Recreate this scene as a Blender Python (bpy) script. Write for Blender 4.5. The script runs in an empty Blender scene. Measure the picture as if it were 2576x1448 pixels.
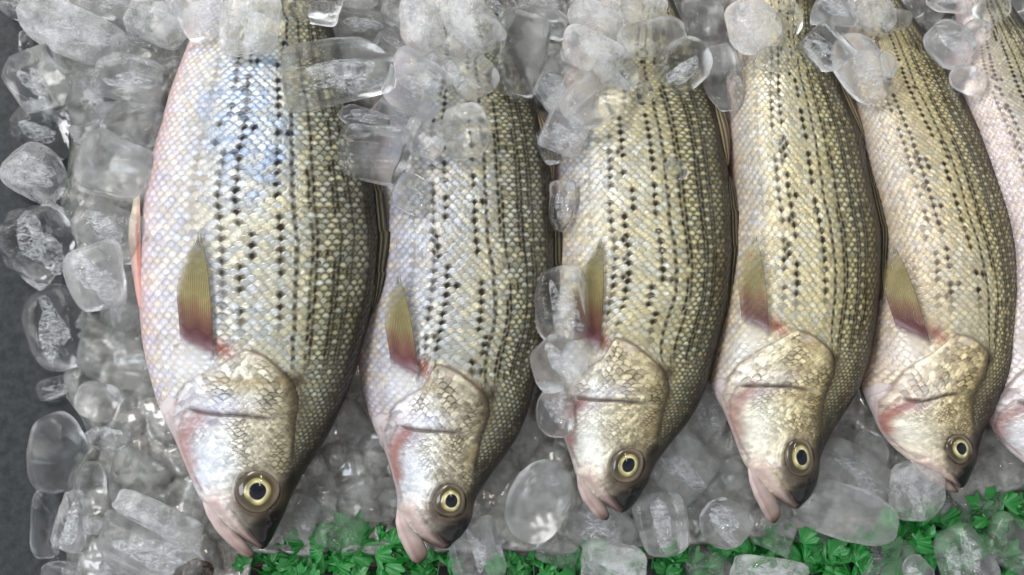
import bpy, math, random
import numpy as np
from mathutils import Vector

scene = bpy.context.scene
COL = scene.collection
PI = math.pi

# ------------------------------------------------------------------ frame
# Lengths are first written in "photo units" (the picture is 2576 x 1448 of them)
# and turned into metres: 2576 units = 0.5 m on the plane the fish lie in.
U = 0.5 / 2576.0
Z0 = 110.0
HFOV = math.radians(40.0)
TILT = math.radians(9.0)
TANH = math.tan(HFOV / 2)
CD = 1288.0 / TANH
CAM = np.array([0.0, -math.sin(TILT) * CD, Z0 + math.cos(TILT) * CD])
FWD = np.array([0.0, math.sin(TILT), -math.cos(TILT)])
UPV = np.array([0.0, math.cos(TILT), math.sin(TILT)])


def world(px, py, z):
    """photo units + height (units) -> metres"""
    px = np.asarray(px, float); py = np.asarray(py, float); z = np.asarray(z, float)
    nx = (px - 1288.0) / 1288.0 * TANH
    ny = -(py - 724.0) / 1288.0 * TANH
    ry = FWD[1] + ny * UPV[1]
    rz = FWD[2] + ny * UPV[2]
    s = (z - CAM[2]) / rz
    return np.stack([nx * s * U, (CAM[1] + ry * s) * U, z * U + 0 * s], -1)


# ------------------------------------------------------------------ helpers
def new_mesh(name, V, quads=None, tris=None, mat=None, parent=None, loc=None, attrs=None, smooth=True):
    V = np.asarray(V, np.float32)
    if loc is not None:
        V = V - np.asarray(loc, np.float32)
    me = bpy.data.meshes.new(name)
    nq = 0 if quads is None else len(quads)
    nt = 0 if tris is None else len(tris)
    loops = []
    if nq: loops.append(np.asarray(quads, np.int32).ravel())
    if nt: loops.append(np.asarray(tris, np.int32).ravel())
    loops = np.concatenate(loops)
    me.vertices.add(len(V)); me.vertices.foreach_set('co', V.ravel())
    me.loops.add(len(loops)); me.loops.foreach_set('vertex_index', loops)
    me.polygons.add(nq + nt)
    starts = np.concatenate([np.arange(nq) * 4, nq * 4 + np.arange(nt) * 3]).astype(np.int32)
    tot = np.concatenate([np.full(nq, 4), np.full(nt, 3)]).astype(np.int32)
    me.polygons.foreach_set('loop_start', starts)
    me.polygons.foreach_set('loop_total', tot)
    me.update(calc_edges=True)
    if smooth:
        me.polygons.foreach_set('use_smooth', np.ones(nq + nt, bool))
    for an, arr in (attrs or {}).items():
        arr = np.asarray(arr, np.float32)
        if arr.ndim == 2:
            a = me.attributes.new(an, 'FLOAT_COLOR', 'POINT')
            c4 = np.ones((len(arr), 4), np.float32); c4[:, :3] = arr
            a.data.foreach_set('color', c4.ravel())
        else:
            a = me.attributes.new(an, 'FLOAT', 'POINT')
            a.data.foreach_set('value', arr)
    if mat: me.materials.append(mat)
    me.validate()
    o = bpy.data.objects.new(name, me)
    COL.objects.link(o)
    if parent is not None: o.parent = parent
    if loc is not None and parent is None: o.location = loc
    return o


def grid_quads(nr, nc, closed=False):
    i = np.arange(nr - 1)[:, None]
    ncc = nc if closed else nc - 1
    j = np.arange(ncc)[None, :]
    j2 = (j + 1) % nc
    a = i * nc + j; b = i * nc + j2; c = (i + 1) * nc + j2; d = (i + 1) * nc + j
    return np.stack([a, b, c, d], -1).reshape(-1, 4)


def empty(name, loc, label, cat, group=None):
    o = bpy.data.objects.new(name, None); COL.objects.link(o)
    o.location = loc; o.empty_display_size = 0.01
    o['label'] = label; o['category'] = cat
    if group: o['group'] = group
    return o


def tag(o, label=None, cat=None, group=None, kind=None):
    if label: o['label'] = label
    if cat: o['category'] = cat
    if group: o['group'] = group
    if kind: o['kind'] = kind
    return o


def sstep(x, a, b):
    t = np.clip((x - a) / (b - a), 0, 1)
    return t * t * (3 - 2 * t)


def wav(P, seed, freq, n=7):
    """smooth pseudo-noise, about -1..1, for points P (N,k)"""
    rg = np.random.RandomState(seed)
    out = 0
    for _ in range(n):
        k = rg.normal(size=P.shape[1]); k /= np.linalg.norm(k)
        out = out + np.sin(P @ k * freq * rg.uniform(0.6, 1.6) + rg.uniform(0, 6.28))
    return out / math.sqrt(n * 1.3)


def hsh(i, j, s):
    v = np.sin(i * 127.1 + j * 311.7 + s * 74.7) * 43758.5453
    return v - np.floor(v)


def pl_dist(P, poly):
    """distance, signed side (+ = right of travel in y-down), arc parameter 0..1"""
    poly = np.asarray(poly, float)
    best = np.full(len(P), 1e9); side = np.zeros(len(P)); par = np.zeros(len(P))
    seg = np.diff(poly, axis=0); ln = np.linalg.norm(seg, axis=1); cum = np.concatenate([[0], np.cumsum(ln)])
    for k in range(len(seg)):
        d = P - poly[k]
        s = np.clip((d @ seg[k]) / (ln[k] ** 2), 0, 1)
        q = d - s[:, None] * seg[k]
        dd = np.hypot(q[:, 0], q[:, 1])
        m = dd < best
        best[m] = dd[m]
        side[m] = np.sign(seg[k, 0] * d[m, 1] - seg[k, 1] * d[m, 0])
        par[m] = (cum[k] + s[m] * ln[k]) / cum[-1]
    return best, side, par


def in_poly(P, poly):
    poly = np.asarray(poly, float); n = len(poly)
    c = np.zeros(len(P), bool)
    x, y = P[:, 0], P[:, 1]
    for i in range(n):
        x1, y1 = poly[i]; x2, y2 = poly[(i + 1) % n]
        cond = ((y1 > y) != (y2 > y))
        xi = (x2 - x1) * (y - y1) / (y2 - y1 + 1e-12) + x1
        c ^= cond & (x < xi)
    return c


def mix(col, m, c):
    m = np.clip(m, 0, 1)[:, None]
    return col * (1 - m) + np.asarray(c, float)[None, :] * m


# ------------------------------------------------------------------ materials
def mat_new(name):
    m = bpy.data.materials.new(name); m.use_nodes = True
    nt = m.node_tree; nt.nodes.clear()
    return m, nt, nt.nodes, nt.links


def nd(nodes, t, **kw):
    n = nodes.new(t)
    for k, v in kw.items():
        if k in n.bl_rna.properties: setattr(n, k, v)
        else: n.inputs[k].default_value = v
    return n


def skin_material(name, rough=0.38, coat=0.55, metal=0.22, bump=0.25, bscale=1800, sss=0.0, alpha_attr=False):
    m, nt, N, L = mat_new(name)
    out = nd(N, 'ShaderNodeOutputMaterial')
    p = nd(N, 'ShaderNodeBsdfPrincipled')
    a = nd(N, 'ShaderNodeAttribute', attribute_name='pigment')
    g = nd(N, 'ShaderNodeAttribute', attribute_name='silver')
    tc = nd(N, 'ShaderNodeTexCoord')
    n1 = nd(N, 'ShaderNodeTexNoise', Scale=float(bscale), Detail=4.0)
    n2 = nd(N, 'ShaderNodeTexNoise', Scale=320.0, Detail=3.0)
    L.new(tc.outputs['Object'], n1.inputs['Vector']); L.new(tc.outputs['Object'], n2.inputs['Vector'])
    mr = nd(N, 'ShaderNodeMapRange'); mr.inputs['To Min'].default_value = 0.82; mr.inputs['To Max'].default_value = 1.18
    L.new(n2.outputs['Fac'], mr.inputs['Value'])
    mx = nd(N, 'ShaderNodeMix', data_type='RGBA', blend_type='MULTIPLY'); mx.inputs['Factor'].default_value = 1.0
    L.new(a.outputs['Color'], mx.inputs['A']); L.new(mr.outputs['Result'], mx.inputs['B'])
    L.new(mx.outputs['Result'], p.inputs['Base Color'])
    mm = nd(N, 'ShaderNodeMath', operation='MULTIPLY'); mm.inputs[1].default_value = metal
    L.new(g.outputs['Fac'], mm.inputs[0]); L.new(mm.outputs[0], p.inputs['Metallic'])
    rr = nd(N, 'ShaderNodeMapRange'); rr.inputs['To Min'].default_value = rough * 0.75; rr.inputs['To Max'].default_value = rough * 1.3
    L.new(n2.outputs['Fac'], rr.inputs['Value']); L.new(rr.outputs['Result'], p.inputs['Roughness'])
    p.inputs['Coat Weight'].default_value = coat
    p.inputs['Coat Roughness'].default_value = 0.07
    p.inputs['Coat IOR'].default_value = 1.38
    p.inputs['Specular IOR Level'].default_value = 0.10
    if sss:
        p.inputs['Subsurface Weight'].default_value = sss
        p.inputs['Subsurface Radius'].default_value = (0.004, 0.002, 0.0015)
        p.inputs['Subsurface Scale'].default_value = 0.6
    b = nd(N, 'ShaderNodeBump', Strength=bump, Distance=0.0004)
    L.new(n1.outputs['Fac'], b.inputs['Height']); L.new(b.outputs['Normal'], p.inputs['Normal'])
    L.new(b.outputs['Normal'], p.inputs['Coat Normal'])
    if alpha_attr:
        al = nd(N, 'ShaderNodeAttribute', attribute_name='opacity')
        L.new(al.outputs['Fac'], p.inputs['Alpha'])
    L.new(p.outputs['BSDF'], out.inputs['Surface'])
    return m


M_SKIN = skin_material('fish_skin', bump=0.05)
M_FIN = skin_material('fish_fin', rough=0.35, coat=0.5, metal=0.15, bump=0.15, alpha_attr=True)
M_JAW = skin_material('fish_jaw', rough=0.35, coat=0.7, metal=0.0, bump=0.3, sss=0.08)
M_EYE = skin_material('fish_eye', rough=0.25, coat=1.0, metal=0.25, bump=0.04, bscale=900)


def ice_material(name, milk=0.12, tint=(1, 1, 1), rough=0.04, bump=0.35):
    m, nt, N, L = mat_new(name)
    out = nd(N, 'ShaderNodeOutputMaterial')
    gl = nd(N, 'ShaderNodeBsdfPrincipled')
    gl.inputs['Base Color'].default_value = (*tint, 1)
    gl.inputs['Transmission Weight'].default_value = 1.0
    gl.inputs['IOR'].default_value = 1.31
    tc = nd(N, 'ShaderNodeTexCoord')
    oi = nd(N, 'ShaderNodeObjectInfo')
    off = nd(N, 'ShaderNodeVectorMath', operation='SCALE'); off.inputs['Scale'].default_value = 37.0
    cv = nd(N, 'ShaderNodeCombineXYZ')
    for k in range(3): L.new(oi.outputs['Random'], cv.inputs[k])
    L.new(cv.outputs[0], off.inputs[0])
    add = nd(N, 'ShaderNodeVectorMath', operation='ADD')
    L.new(tc.outputs['Object'], add.inputs[0]); L.new(off.outputs[0], add.inputs[1])
    n1 = nd(N, 'ShaderNodeTexNoise', Scale=260.0, Detail=6.0, Roughness=0.62)
    n2 = nd(N, 'ShaderNodeTexNoise', Scale=120.0, Detail=10.0, Roughness=0.72, Distortion=0.35)
    n3 = nd(N, 'ShaderNodeTexNoise', Scale=900.0, Detail=2.0)
    for n in (n1, n2, n3): L.new(add.outputs[0], n.inputs['Vector'])
    b = nd(N, 'ShaderNodeBump', Strength=bump, Distance=0.0016)
    L.new(n1.outputs['Fac'], b.inputs['Height'])
    b2 = nd(N, 'ShaderNodeBump', Strength=bump * 0.12, Distance=0.0005)
    L.new(n3.outputs['Fac'], b2.inputs['Height']); L.new(b.outputs['Normal'], b2.inputs['Normal'])
    L.new(b2.outputs['Normal'], gl.inputs['Normal'])
    rr = nd(N, 'ShaderNodeMapRange'); rr.inputs['From Min'].default_value = 0.4; rr.inputs['From Max'].default_value = 0.7
    rr.inputs['To Min'].default_value = rough; rr.inputs['To Max'].default_value = rough * 3
    L.new(n2.outputs['Fac'], rr.inputs['Value']); L.new(rr.outputs['Result'], gl.inputs['Roughness'])
    df = nd(N, 'ShaderNodeBsdfDiffuse'); df.inputs['Color'].default_value = (0.95, 0.96, 0.97, 1)
    tr = nd(N, 'ShaderNodeBsdfTranslucent'); tr.inputs['Color'].default_value = (0.95, 0.96, 0.97, 1)
    md = nd(N, 'ShaderNodeMixShader', Fac=0.5)
    L.new(df.outputs[0], md.inputs[1]); L.new(tr.outputs[0], md.inputs[2])
    fr = nd(N, 'ShaderNodeMapRange'); fr.inputs['From Min'].default_value = 0.42; fr.inputs['From Max'].default_value = 0.72
    fr.inputs['To Min'].default_value = milk * 0.55; fr.inputs['To Max'].default_value = min(milk * 2.0, 0.9)
    L.new(n2.outputs['Fac'], fr.inputs['Value'])
    ed = nd(N, 'ShaderNodeAttribute', attribute_name='rimlight_frost')  # whiter edges stand in for bright light in the rims, plus frost patches
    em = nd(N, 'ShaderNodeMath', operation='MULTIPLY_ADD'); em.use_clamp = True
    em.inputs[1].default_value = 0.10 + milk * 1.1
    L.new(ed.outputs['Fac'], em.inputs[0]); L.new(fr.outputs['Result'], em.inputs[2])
    ms = nd(N, 'ShaderNodeMixShader')
    L.new(em.outputs[0], ms.inputs[0]); L.new(gl.outputs[0], ms.inputs[1]); L.new(md.outputs[0], ms.inputs[2])
    L.new(ms.outputs[0], out.inputs['Surface'])
    return m


M_ICE = {
    'c': ice_material('ice_clear', 0.05, (0.985, 0.995, 0.995), 0.0, 0.3),
    'm': ice_material('ice_milky', 0.125, (0.985, 0.99, 0.995), 0.01, 0.28),
    'f': ice_material('ice_frosted', 0.29, (0.99, 0.99, 0.99), 0.04, 0.22),
    'd': ice_material('ice_sunk', 0.09, (0.93, 0.94, 0.93), 0.02, 0.3),
}


def core_material():
    m, nt, N, L = mat_new('ice_air_streaks')
    out = nd(N, 'ShaderNodeOutputMaterial')
    tc = nd(N, 'ShaderNodeTexCoord')
    mp = nd(N, 'ShaderNodeMapping'); mp.inputs['Scale'].default_value = (0.45, 1.0, 1.0)
    oi = nd(N, 'ShaderNodeObjectInfo'); sc = nd(N, 'ShaderNodeMath', operation='MULTIPLY'); sc.inputs[1].default_value = 7.0
    L.new(oi.outputs['Random'], sc.inputs[0])
    va = nd(N, 'ShaderNodeVectorMath', operation='ADD')
    L.new(tc.outputs['Object'], va.inputs[0]); L.new(sc.outputs[0], va.inputs[1])
    L.new(va.outputs[0], mp.inputs['Vector'])
    n = nd(N, 'ShaderNodeTexNoise', Scale=520.0, Detail=8.0, Roughness=0.72, Distortion=0.8)
    L.new(mp.outputs[0], n.inputs['Vector'])
    r = nd(N, 'ShaderNodeMapRange'); r.inputs['From Min'].default_value = 0.46; r.inputs['From Max'].default_value = 0.66
    r.inputs['To Min'].default_value = 0.0; r.inputs['To Max'].default_value = 0.85
    L.new(n.outputs['Fac'], r.inputs['Value'])
    tp = nd(N, 'ShaderNodeBsdfTransparent')
    df = nd(N, 'ShaderNodeBsdfDiffuse'); df.inputs['Color'].default_value = (0.9, 0.92, 0.95, 1)
    tl = nd(N, 'ShaderNodeBsdfTranslucent'); tl.inputs['Color'].default_value = (0.9, 0.92, 0.95, 1)
    md = nd(N, 'ShaderNodeMixShader', Fac=0.45); L.new(df.outputs[0], md.inputs[1]); L.new(tl.outputs[0], md.inputs[2])
    ms = nd(N, 'ShaderNodeMixShader')
    L.new(r.outputs['Result'], ms.inputs[0]); L.new(tp.outputs[0], ms.inputs[1]); L.new(md.outputs[0], ms.inputs[2])
    L.new(ms.outputs[0], out.inputs['Surface'])
    return m


M_CORE = core_material()


def simple_material(name, c1, c2, scale, rough=0.5, bump=0.3, spec=0.5, trans=0.0, coat=0.0, detail=5.0):
    m, nt, N, L = mat_new(name)
    out = nd(N, 'ShaderNodeOutputMaterial'); p = nd(N, 'ShaderNodeBsdfPrincipled')
    tc = nd(N, 'ShaderNodeTexCoord')
    n = nd(N, 'ShaderNodeTexNoise', Scale=float(scale), Detail=detail, Roughness=0.65)
    L.new(tc.outputs['Object'], n.inputs['Vector'])
    cr = nd(N, 'ShaderNodeValToRGB')
    cr.color_ramp.elements[0].position = 0.35; cr.color_ramp.elements[0].color = (*c1, 1)
    cr.color_ramp.elements[1].position = 0.68; cr.color_ramp.elements[1].color = (*c2, 1)
    L.new(n.outputs['Fac'], cr.inputs['Fac']); L.new(cr.outputs['Color'], p.inputs['Base Color'])
    p.inputs['Roughness'].default_value = rough
    p.inputs['Specular IOR Level'].default_value = spec
    p.inputs['Transmission Weight'].default_value = trans
    p.inputs['Coat Weight'].default_value = coat
    p.inputs['Coat Roughness'].default_value = 0.05
    b = nd(N, 'ShaderNodeBump', Strength=bump, Distance=0.0008)
    L.new(n.outputs['Fac'], b.inputs['Height']); L.new(b.outputs['Normal'], p.inputs['Normal'])
    L.new(p.outputs[0], out.inputs['Surface'])
    return m


M_BED = simple_material('ice_bed_slush', (0.15, 0.15, 0.142), (0.30, 0.30, 0.284), 240, rough=0.12, bump=0.6, coat=0.8, detail=8.0)
M_COUNTER = simple_material('slate_counter', (0.014, 0.018, 0.020), (0.036, 0.041, 0.044), 210, rough=0.5, bump=0.25, spec=0.2)
M_RIM = simple_material('brown_rim', (0.08, 0.055, 0.045), (0.17, 0.12, 0.1), 160, rough=0.3, bump=0.3)
M_LEAF = simple_material('parsley_plastic', (0.003, 0.075, 0.009), (0.012, 0.27, 0.035), 190, rough=0.3, bump=0.25, coat=0.25)
M_STEM = simple_material('parsley_stem', (0.01, 0.11, 0.015), (0.03, 0.2, 0.04), 120, rough=0.35)
M_SHELL = simple_material('dark_shell', (0.006, 0.005, 0.004), (0.05, 0.028, 0.015), 260, rough=0.25, bump=0.8, coat=0.5)

# ------------------------------------------------------------------ fish
L_EDGE = np.array([(-300, 612), (-150, 575), (0, 520), (104, 475), (220, 430), (360, 390), (490, 360), (600, 351),
                   (700, 347), (770, 349), (850, 356), (906, 366), (960, 380), (1011, 395), (1050, 410), (1100, 437),
                   (1166, 464), (1236, 493), (1262, 506), (1285, 528), (1325, 567), (1361, 617), (1376, 642), (1382, 656)], float)
R_EDGE = np.array([(-300, 745), (-150, 775), (20, 825), (120, 850), (220, 880), (330, 913), (480, 950), (600, 962),
                   (740, 948), (831, 924), (893, 904), (960, 886), (1050, 848), (1114, 816), (1166, 780), (1236, 738),
                   (1284, 719), (1330, 697), (1360, 682), (1376, 671), (1382, 662)], float)
YG = np.arange(-300, 1383, 1.0)


def smooth_edge(E):
    v = np.interp(YG, E[:, 0], E[:, 1])
    k = np.exp(-0.5 * (np.arange(-36, 37) / 14.0) ** 2); k /= k.sum()
    pad = np.concatenate([2 * v[0] - v[36:0:-1], v, 2 * v[-1] - v[-2:-38:-1]])
    s = np.convolve(pad, k, 'valid')
    w = sstep(YG, 1240, 1275)
    return s * (1 - w) + v * w


LG, RG = smooth_edge(L_EDGE), smooth_edge(R_EDGE)
MID = (LG + RG) / 2; HW = (RG - LG) / 2
HG = HW * np.interp(YG, [-300, 900, 1120, 1240, 1382], [0.52, 0.5, 0.56, 0.66, 0.8])
TLAT = np.interp(YG, [-300, 60, 300, 500, 740, 930, 1382], [0.36, 0.35, 0.306, 0.27, 0.32, 0.40, 0.42])
VG = np.concatenate([[0], np.cumsum(300.0 / np.maximum(HW[1:], 140))])
ROLL = 0.10


def prof(t):
    return np.maximum(1 - np.abs(t) ** 2.4, 0) ** 0.62


_tt = np.linspace(-1, 1, 4001)
_arc = np.concatenate([[0], np.cumsum(np.hypot(np.diff(_tt), 0.5 * np.diff(prof(_tt))))])
_arc = _arc / _arc[-1] * 2 - 1


def surf(x, y):
    """smooth upper flank height (units, above the fish's middle plane) at F1 coordinates"""
    mid = np.interp(y, YG, MID); hw = np.interp(y, YG, HW); h = np.interp(y, YG, HG)
    t = np.clip((x - mid) / hw, -1, 1)
    return h * prof(t) + ROLL * t * hw


OPERC = [(440, 1018), (448, 995), (465, 968), (497, 946), (545, 926), (580, 905), (600, 890), (617, 881), (640, 886), (667, 898), (695, 920), (719, 943)]
NAPE = [(719, 943), (738, 968), (750, 1010), (742, 1060), (739, 1100), (736, 1150)]
PREOP = [(462, 1026), (480, 1033), (510, 1040), (544, 1044), (616, 1047), (683, 1055), (715, 1062)]
GILLPINK = [(500, 1048), (478, 1068), (463, 1100), (466, 1135), (478, 1166)]
BRANCH = [(447, 1005), (432, 1050), (445, 1100), (468, 1165), (492, 1215)]
MAXL = [(518, 1252), (548, 1247), (575, 1275), (604, 1312), (632, 1345), (655, 1372)]
MOUTH = [(507, 1262), (528, 1287), (567, 1327), (617, 1363), (654, 1381)]
HEADP = [(447, 1005)] + OPERC + [(738, 968), (750, 1010), (742, 1060), (739, 1100), (736, 1150), (745, 1200), (760, 1240),
         (700, 1390), (640, 1390), (480, 1240), (440, 1130), (405, 1050)]
EYE = np.array([648.0, 1236.0])

NSC = 12.5    # scale columns per half girth
RHO = 0.47


def scale_field(X, Y, seed, R=0.70):
    """shingled scales: returns local dx, dy(tailward), rim distance, ids"""
    j0 = np.floor(Y / RHO).astype(int)
    n = len(X)
    gi = np.zeros(n); gj = np.zeros(n); dx = np.zeros(n); dy = np.zeros(n); ds = np.full(n, -1.0); done = np.zeros(n, bool)
    for dj in (2, 1, 0, -1, -2):
        j = j0 + dj
        st = 0.5 * (j & 1)
        i = np.round(X - st)
        jx = (hsh(i, j, seed + 3) - 0.5) * 0.16
        jy = (hsh(i, j, seed + 5) - 0.5) * 0.16
        ddx = X - (i + st) - jx
        ddy = -(Y - j * RHO) + jy
        r = np.sqrt((ddx * 1.12) ** 2 + ddy ** 2)
        ok = (~done) & (r < R)
        gi[ok] = i[ok]; gj[ok] = j[ok]; dx[ok] = ddx[ok]; dy[ok] = ddy[ok]; ds[ok] = R - r[ok]
        done |= ok
    return dx, dy, np.maximum(ds, 0), gi, gj


def build_body_fields(x, y, t, par):
    """relief (units) and pigment for points in F1 coordinates on the upper flank"""
    seed = par['seed']
    P = np.stack([x, y], 1)
    hw = np.interp(y, YG, HW)
    tl = np.interp(y, YG, TLAT)
    tw = t - (tl - 0.28) * (1 - t * t)
    a = np.interp(tw, _tt, _arc)
    a = a + 0.13 * np.maximum(a, 0) ** 2
    # slow wobble so the scale rows are not ruled lines
    Xs = a * NSC + 0.14 * wav(P, seed + 50, 0.012)
    Ys = -np.interp(y, YG, VG) / 29.5 * (-1.0) + 0.12 * wav(P, seed + 51, 0.014)
    dx, dy, e, gi, gj = scale_field(Xs, Ys, seed)
    clat = np.interp(0.28, _tt, _arc)
    clat = (clat + 0.13 * clat ** 2) * NSC
    r1 = hsh(gi, gj, seed + 11); r2 = hsh(gi, gj, seed + 17); r3 = hsh(gi, gj, seed + 23); r4 = hsh(gi, gj, seed + 29)

    # ---- masks
    dO, sO, pO = pl_dist(P, OPERC)
    head = in_poly(P, HEADP)
    headm = np.where(head, 1.0, 0.0)
    dN, _, _ = pl_dist(P, NAPE)
    dP, sP, pP = pl_dist(P, PREOP)
    dG, _, _ = pl_dist(P, GILLPINK)
    dB, sB, _ = pl_dist(P, BRANCH)
    dM, sM, _ = pl_dist(P, MAXL)
    dMo, _, pMo = pl_dist(P, MOUTH)
    dE = np.hypot(x - EYE[0], y - EYE[1])
    throat = in_poly(P, BRANCH + [(440, 1215), (380, 1050), (420, 1000)])
    maxil = in_poly(P, MAXL + MOUTH[::-1]) * sstep(np.minimum(dM, dMo), -2, 20)
    # body-scale presence
    bs = 1 - headm
    bs = bs * (1 - sstep(y, 1120, 1230)) * (1 - 0.9 * throat)
    bs *= np.clip(1 - np.exp(-(np.hypot(x - 497, y - 890) / 42) ** 2) * 0.7, 0, 1)
    # small head scales (cheek / gill cover)
    wob = np.stack([x + 7 * wav(P, seed + 70, 0.03) + 2.5 * wav(P, seed + 72, 0.11), y + 7 * wav(P, seed + 71, 0.03) + 2.5 * wav(P, seed + 73, 0.11)], 1)
    sz = np.where(y > 1050, 17.0, 25.0) * 1.0
    hx = wob[:, 0] / sz; hy = wob[:, 1] / sz
    hdx, hdy, he, hi, hj = scale_field(hx, hy, seed + 100, R=0.76)
    hr = hsh(hi, hj, seed + 101)
    hs = headm * (1 - sstep(y, 1150, 1195) * sstep(-x, -640, -560)) * (1 - sstep(y, 1185, 1215)) * sstep(dE, 55, 72)
    hs *= 1 - 0.85 * throat
    hs *= sstep(dO * 1.0, 4, 14) * sstep(dP, 3, 9)
    hs *= np.clip(sstep(x, 450, 540) + 0.15, 0, 1)

    # ---- relief
    rise = 3.0 * np.clip((dy + 0.15) / 0.9, -0.3, 1) * sstep(e, 0.0, 0.10)
    tilt = (r1 - 0.5) * 3.6 * dx + (r2 - 0.5) * 2.6 * dy
    h = bs * (rise + tilt) * np.clip(hw / 260, 0.35, 1)
    hrise = 2.5 * np.clip((hdy + 0.2) / 0.9, -0.2, 1) * sstep(he, 0, 0.14) + (hr - 0.5) * 1.4 * hdx
    h += hs * hrise * np.where(y > 1050, 0.75, 1.15)
    # gill-cover edge: head side proud
    sgn = np.where(head, 1.0, -1.0)
    dO2 = np.minimum(dO, dN)
    h += 9.0 * sstep(dO * sgn, -5, 4) * np.exp(-np.maximum(dO * sgn, 0) / 120) * np.where(head | (dO < 6), 1, 0)
    h -= 3.5 * np.exp(-(dN / 6.0) ** 2)
    fadeP = sstep(pP, 0.0, 0.12) * (1 - sstep(pP, 0.75, 1.0))
    h -= 6.5 * np.exp(-(dP / 4.5) ** 2) * fadeP
    h += 5.0 * np.exp(-((dP - 14) / 12.0) ** 2) * np.where(y > np.interp(x, [462, 715], [1028, 1060]), -0.4, 1.0) * fadeP
    h += 7.0 * headm * np.exp(-((x - 590) / 95) ** 2 - ((y - 1120) / 62) ** 2)        # cheek muscle
    h -= 5.0 * np.exp(-(dG / 12.0) ** 2)
    h -= 3.0 * np.exp(-(dB / 4.0) ** 2)
    dF1, _, _ = pl_dist(P, [(468, 1032), (450, 1075), (458, 1130), (484, 1190), (508, 1238)])
    dF2, _, _ = pl_dist(P, [(424, 1040), (436, 1092), (458, 1152), (486, 1214)])
    h -= 3.2 * np.exp(-(dF1 / 3.5) ** 2) + 2.2 * np.exp(-(dF2 / 3.0) ** 2)
    h -= 2.0 * np.exp(-(dM / 4.0) ** 2)
    h += 4.0 * maxil * sstep(np.minimum(dM, dMo), 1, 10)
    h -= 7.0 * (1 - sstep(dE, 44, 60)) - 2.5 * np.exp(-((dE - 62) / 8.0) ** 2)       # eye socket and its rim
    h -= 3.5 * np.exp(-(np.hypot(x - 690, y - 1303) / 6) ** 2) + 3 * np.exp(-(np.hypot(x - 676, y - 1318) / 5) ** 2)
    h += 1.2 * wav(P, seed + 60, 0.035) + 0.5 * wav(P, seed + 61, 0.11) * (0.4 + headm)
    # shoulder above the pectoral fin: soft fold
    dF, _, _ = pl_dist(P, [(537, 906), (560, 880), (590, 866), (617, 876)])
    h -= 4.0 * np.exp(-(dF / 9.0) ** 2)

    # ---- pigment
    K = [-1.0, -0.9, -0.7, -0.35, 0.05, 0.27, 0.45, 0.68, 0.85, 0.94, 1.0]
    C = np.array([(.54, .42, .42), (.55, .49, .49), (.47, .45, .445), (.42, .41, .375), (.39, .38, .32), (.36, .35, .28),
                  (.33, .318, .232), (.255, .247, .172), (.16, .15, .10), (.034, .031, .02), (.010, .009, .007)])
    tn = np.clip(t + 0.04 * wav(P, seed + 62, 0.02), -1, 1)
    base = np.stack([np.interp(tn, K, C[:, k]) for k in range(3)], 1)
    base *= np.asarray(par['tint'])[None, :]
    back = sstep(tw, 0.22, 0.62)
    # guanine sheen differs scale by scale
    br = 0.86 + 0.30 * r1
    lowf = wav(P, seed + 58, 0.014)
    gold = sstep(r2 + 0.22 * lowf, 0.35, 0.8) * (0.3 + 0.5 * r3)
    blu = sstep(par['blue'] + 0.25 - (r2 + 0.22 * lowf), -0.1, 0.3) * (0.3 + 0.5 * r4)
    sc = base * br[:, None]
    sc = sc * (1 - gold[:, None] * (1 - np.array([1.06, 1.0, 0.80])[None, :]))
    sc = sc * (1 - blu[:, None] * (1 - np.array([0.86, 0.94, 1.12])[None, :]))
    # exposed scale fan: glint painted into the colour mid-scale, stronger on the back
    ang = np.arctan2(dx, dy + 0.25)
    fan = 0.5 + 0.5 * np.cos(ang * 11 + r3 * 6)
    sc *= (0.86 + 0.10 * fan + 0.55 * np.exp(-(dx / 0.25) ** 2 - ((dy - 0.32) / 0.17) ** 2) * (0.2 + r4 + 1.6 * back * (r4 > 0.25)) - 0.10 * sstep(np.abs(dx), 0.2, 0.5))[:, None]
    rim = 1 - sstep(e, 0.015, 0.10 + 0.15 * back)
    rimc = base * (0.36 - 0.29 * back)[:, None] * np.array([1.0, .92, .72])[None, :]
    sc = sc * (1 - (rim * (0.50 + 0.46 * back))[:, None]) + rimc * (rim * (0.50 + 0.46 * back))[:, None]
    # dark pockets on the back
    pock = np.exp(-((dx) / 0.34) ** 2 - ((dy - 0.08) / 0.20) ** 2) * back
    sc = mix(sc, pock * (0.25 + 0.6 * (r4 > 0.45)), (.045, .042, .02))
    colr = base * 0.95
    colr = colr * (1 - bs[:, None]) + sc * bs[:, None]
    # stripes: broken rows of dark spots, one row of scales each
    yfade = 1 - sstep(y, par['spot_end'] - 130, par['spot_end'])
    for k, off in enumerate([-9.0, -6.8, -4.6, -2.4, 2.0, 4.0, 5.9, 7.7, 9.4]):
        ci = np.round(clat + off) + np.round(0.505 * np.sin(gj * 0.05 + k * 2.1 + seed)) * (off < 0)
        par_k = k % 2
        on = (gi == ci) & ((gj.astype(int) & 1) == par_k)
        if off > 0:
            on = on | ((gi == ci - (1 if par_k == 0 else 0)) & ((gj.astype(int) & 1) != par_k) & (hsh(np.floor(gj / 9), k, seed) < 0.8))
        side = (gi == ci + 1) & ((gj.astype(int) & 1) == par_k) & (r3 > 0.9)
        keep = (hsh(gi * 0 + k, gj, seed + 41) < (0.88 if off < 0 else 0.95))
        st = [0.35, 0.8, 0.95, 1.0, 0.95, 0.95, 0.9, 0.9, 0.85][k]
        wx = 0.44 if off < 0 else 0.30
        sp = np.exp(-np.abs(dx / wx) ** 2.0 - np.abs((dy - 0.28) / 0.52) ** 2.2)
        m = (on | side) * keep * sp * st * bs * (yfade if off < 0 else 1 - sstep(y, 880, 1010)) * (0.85 + 0.3 * r4)
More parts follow.
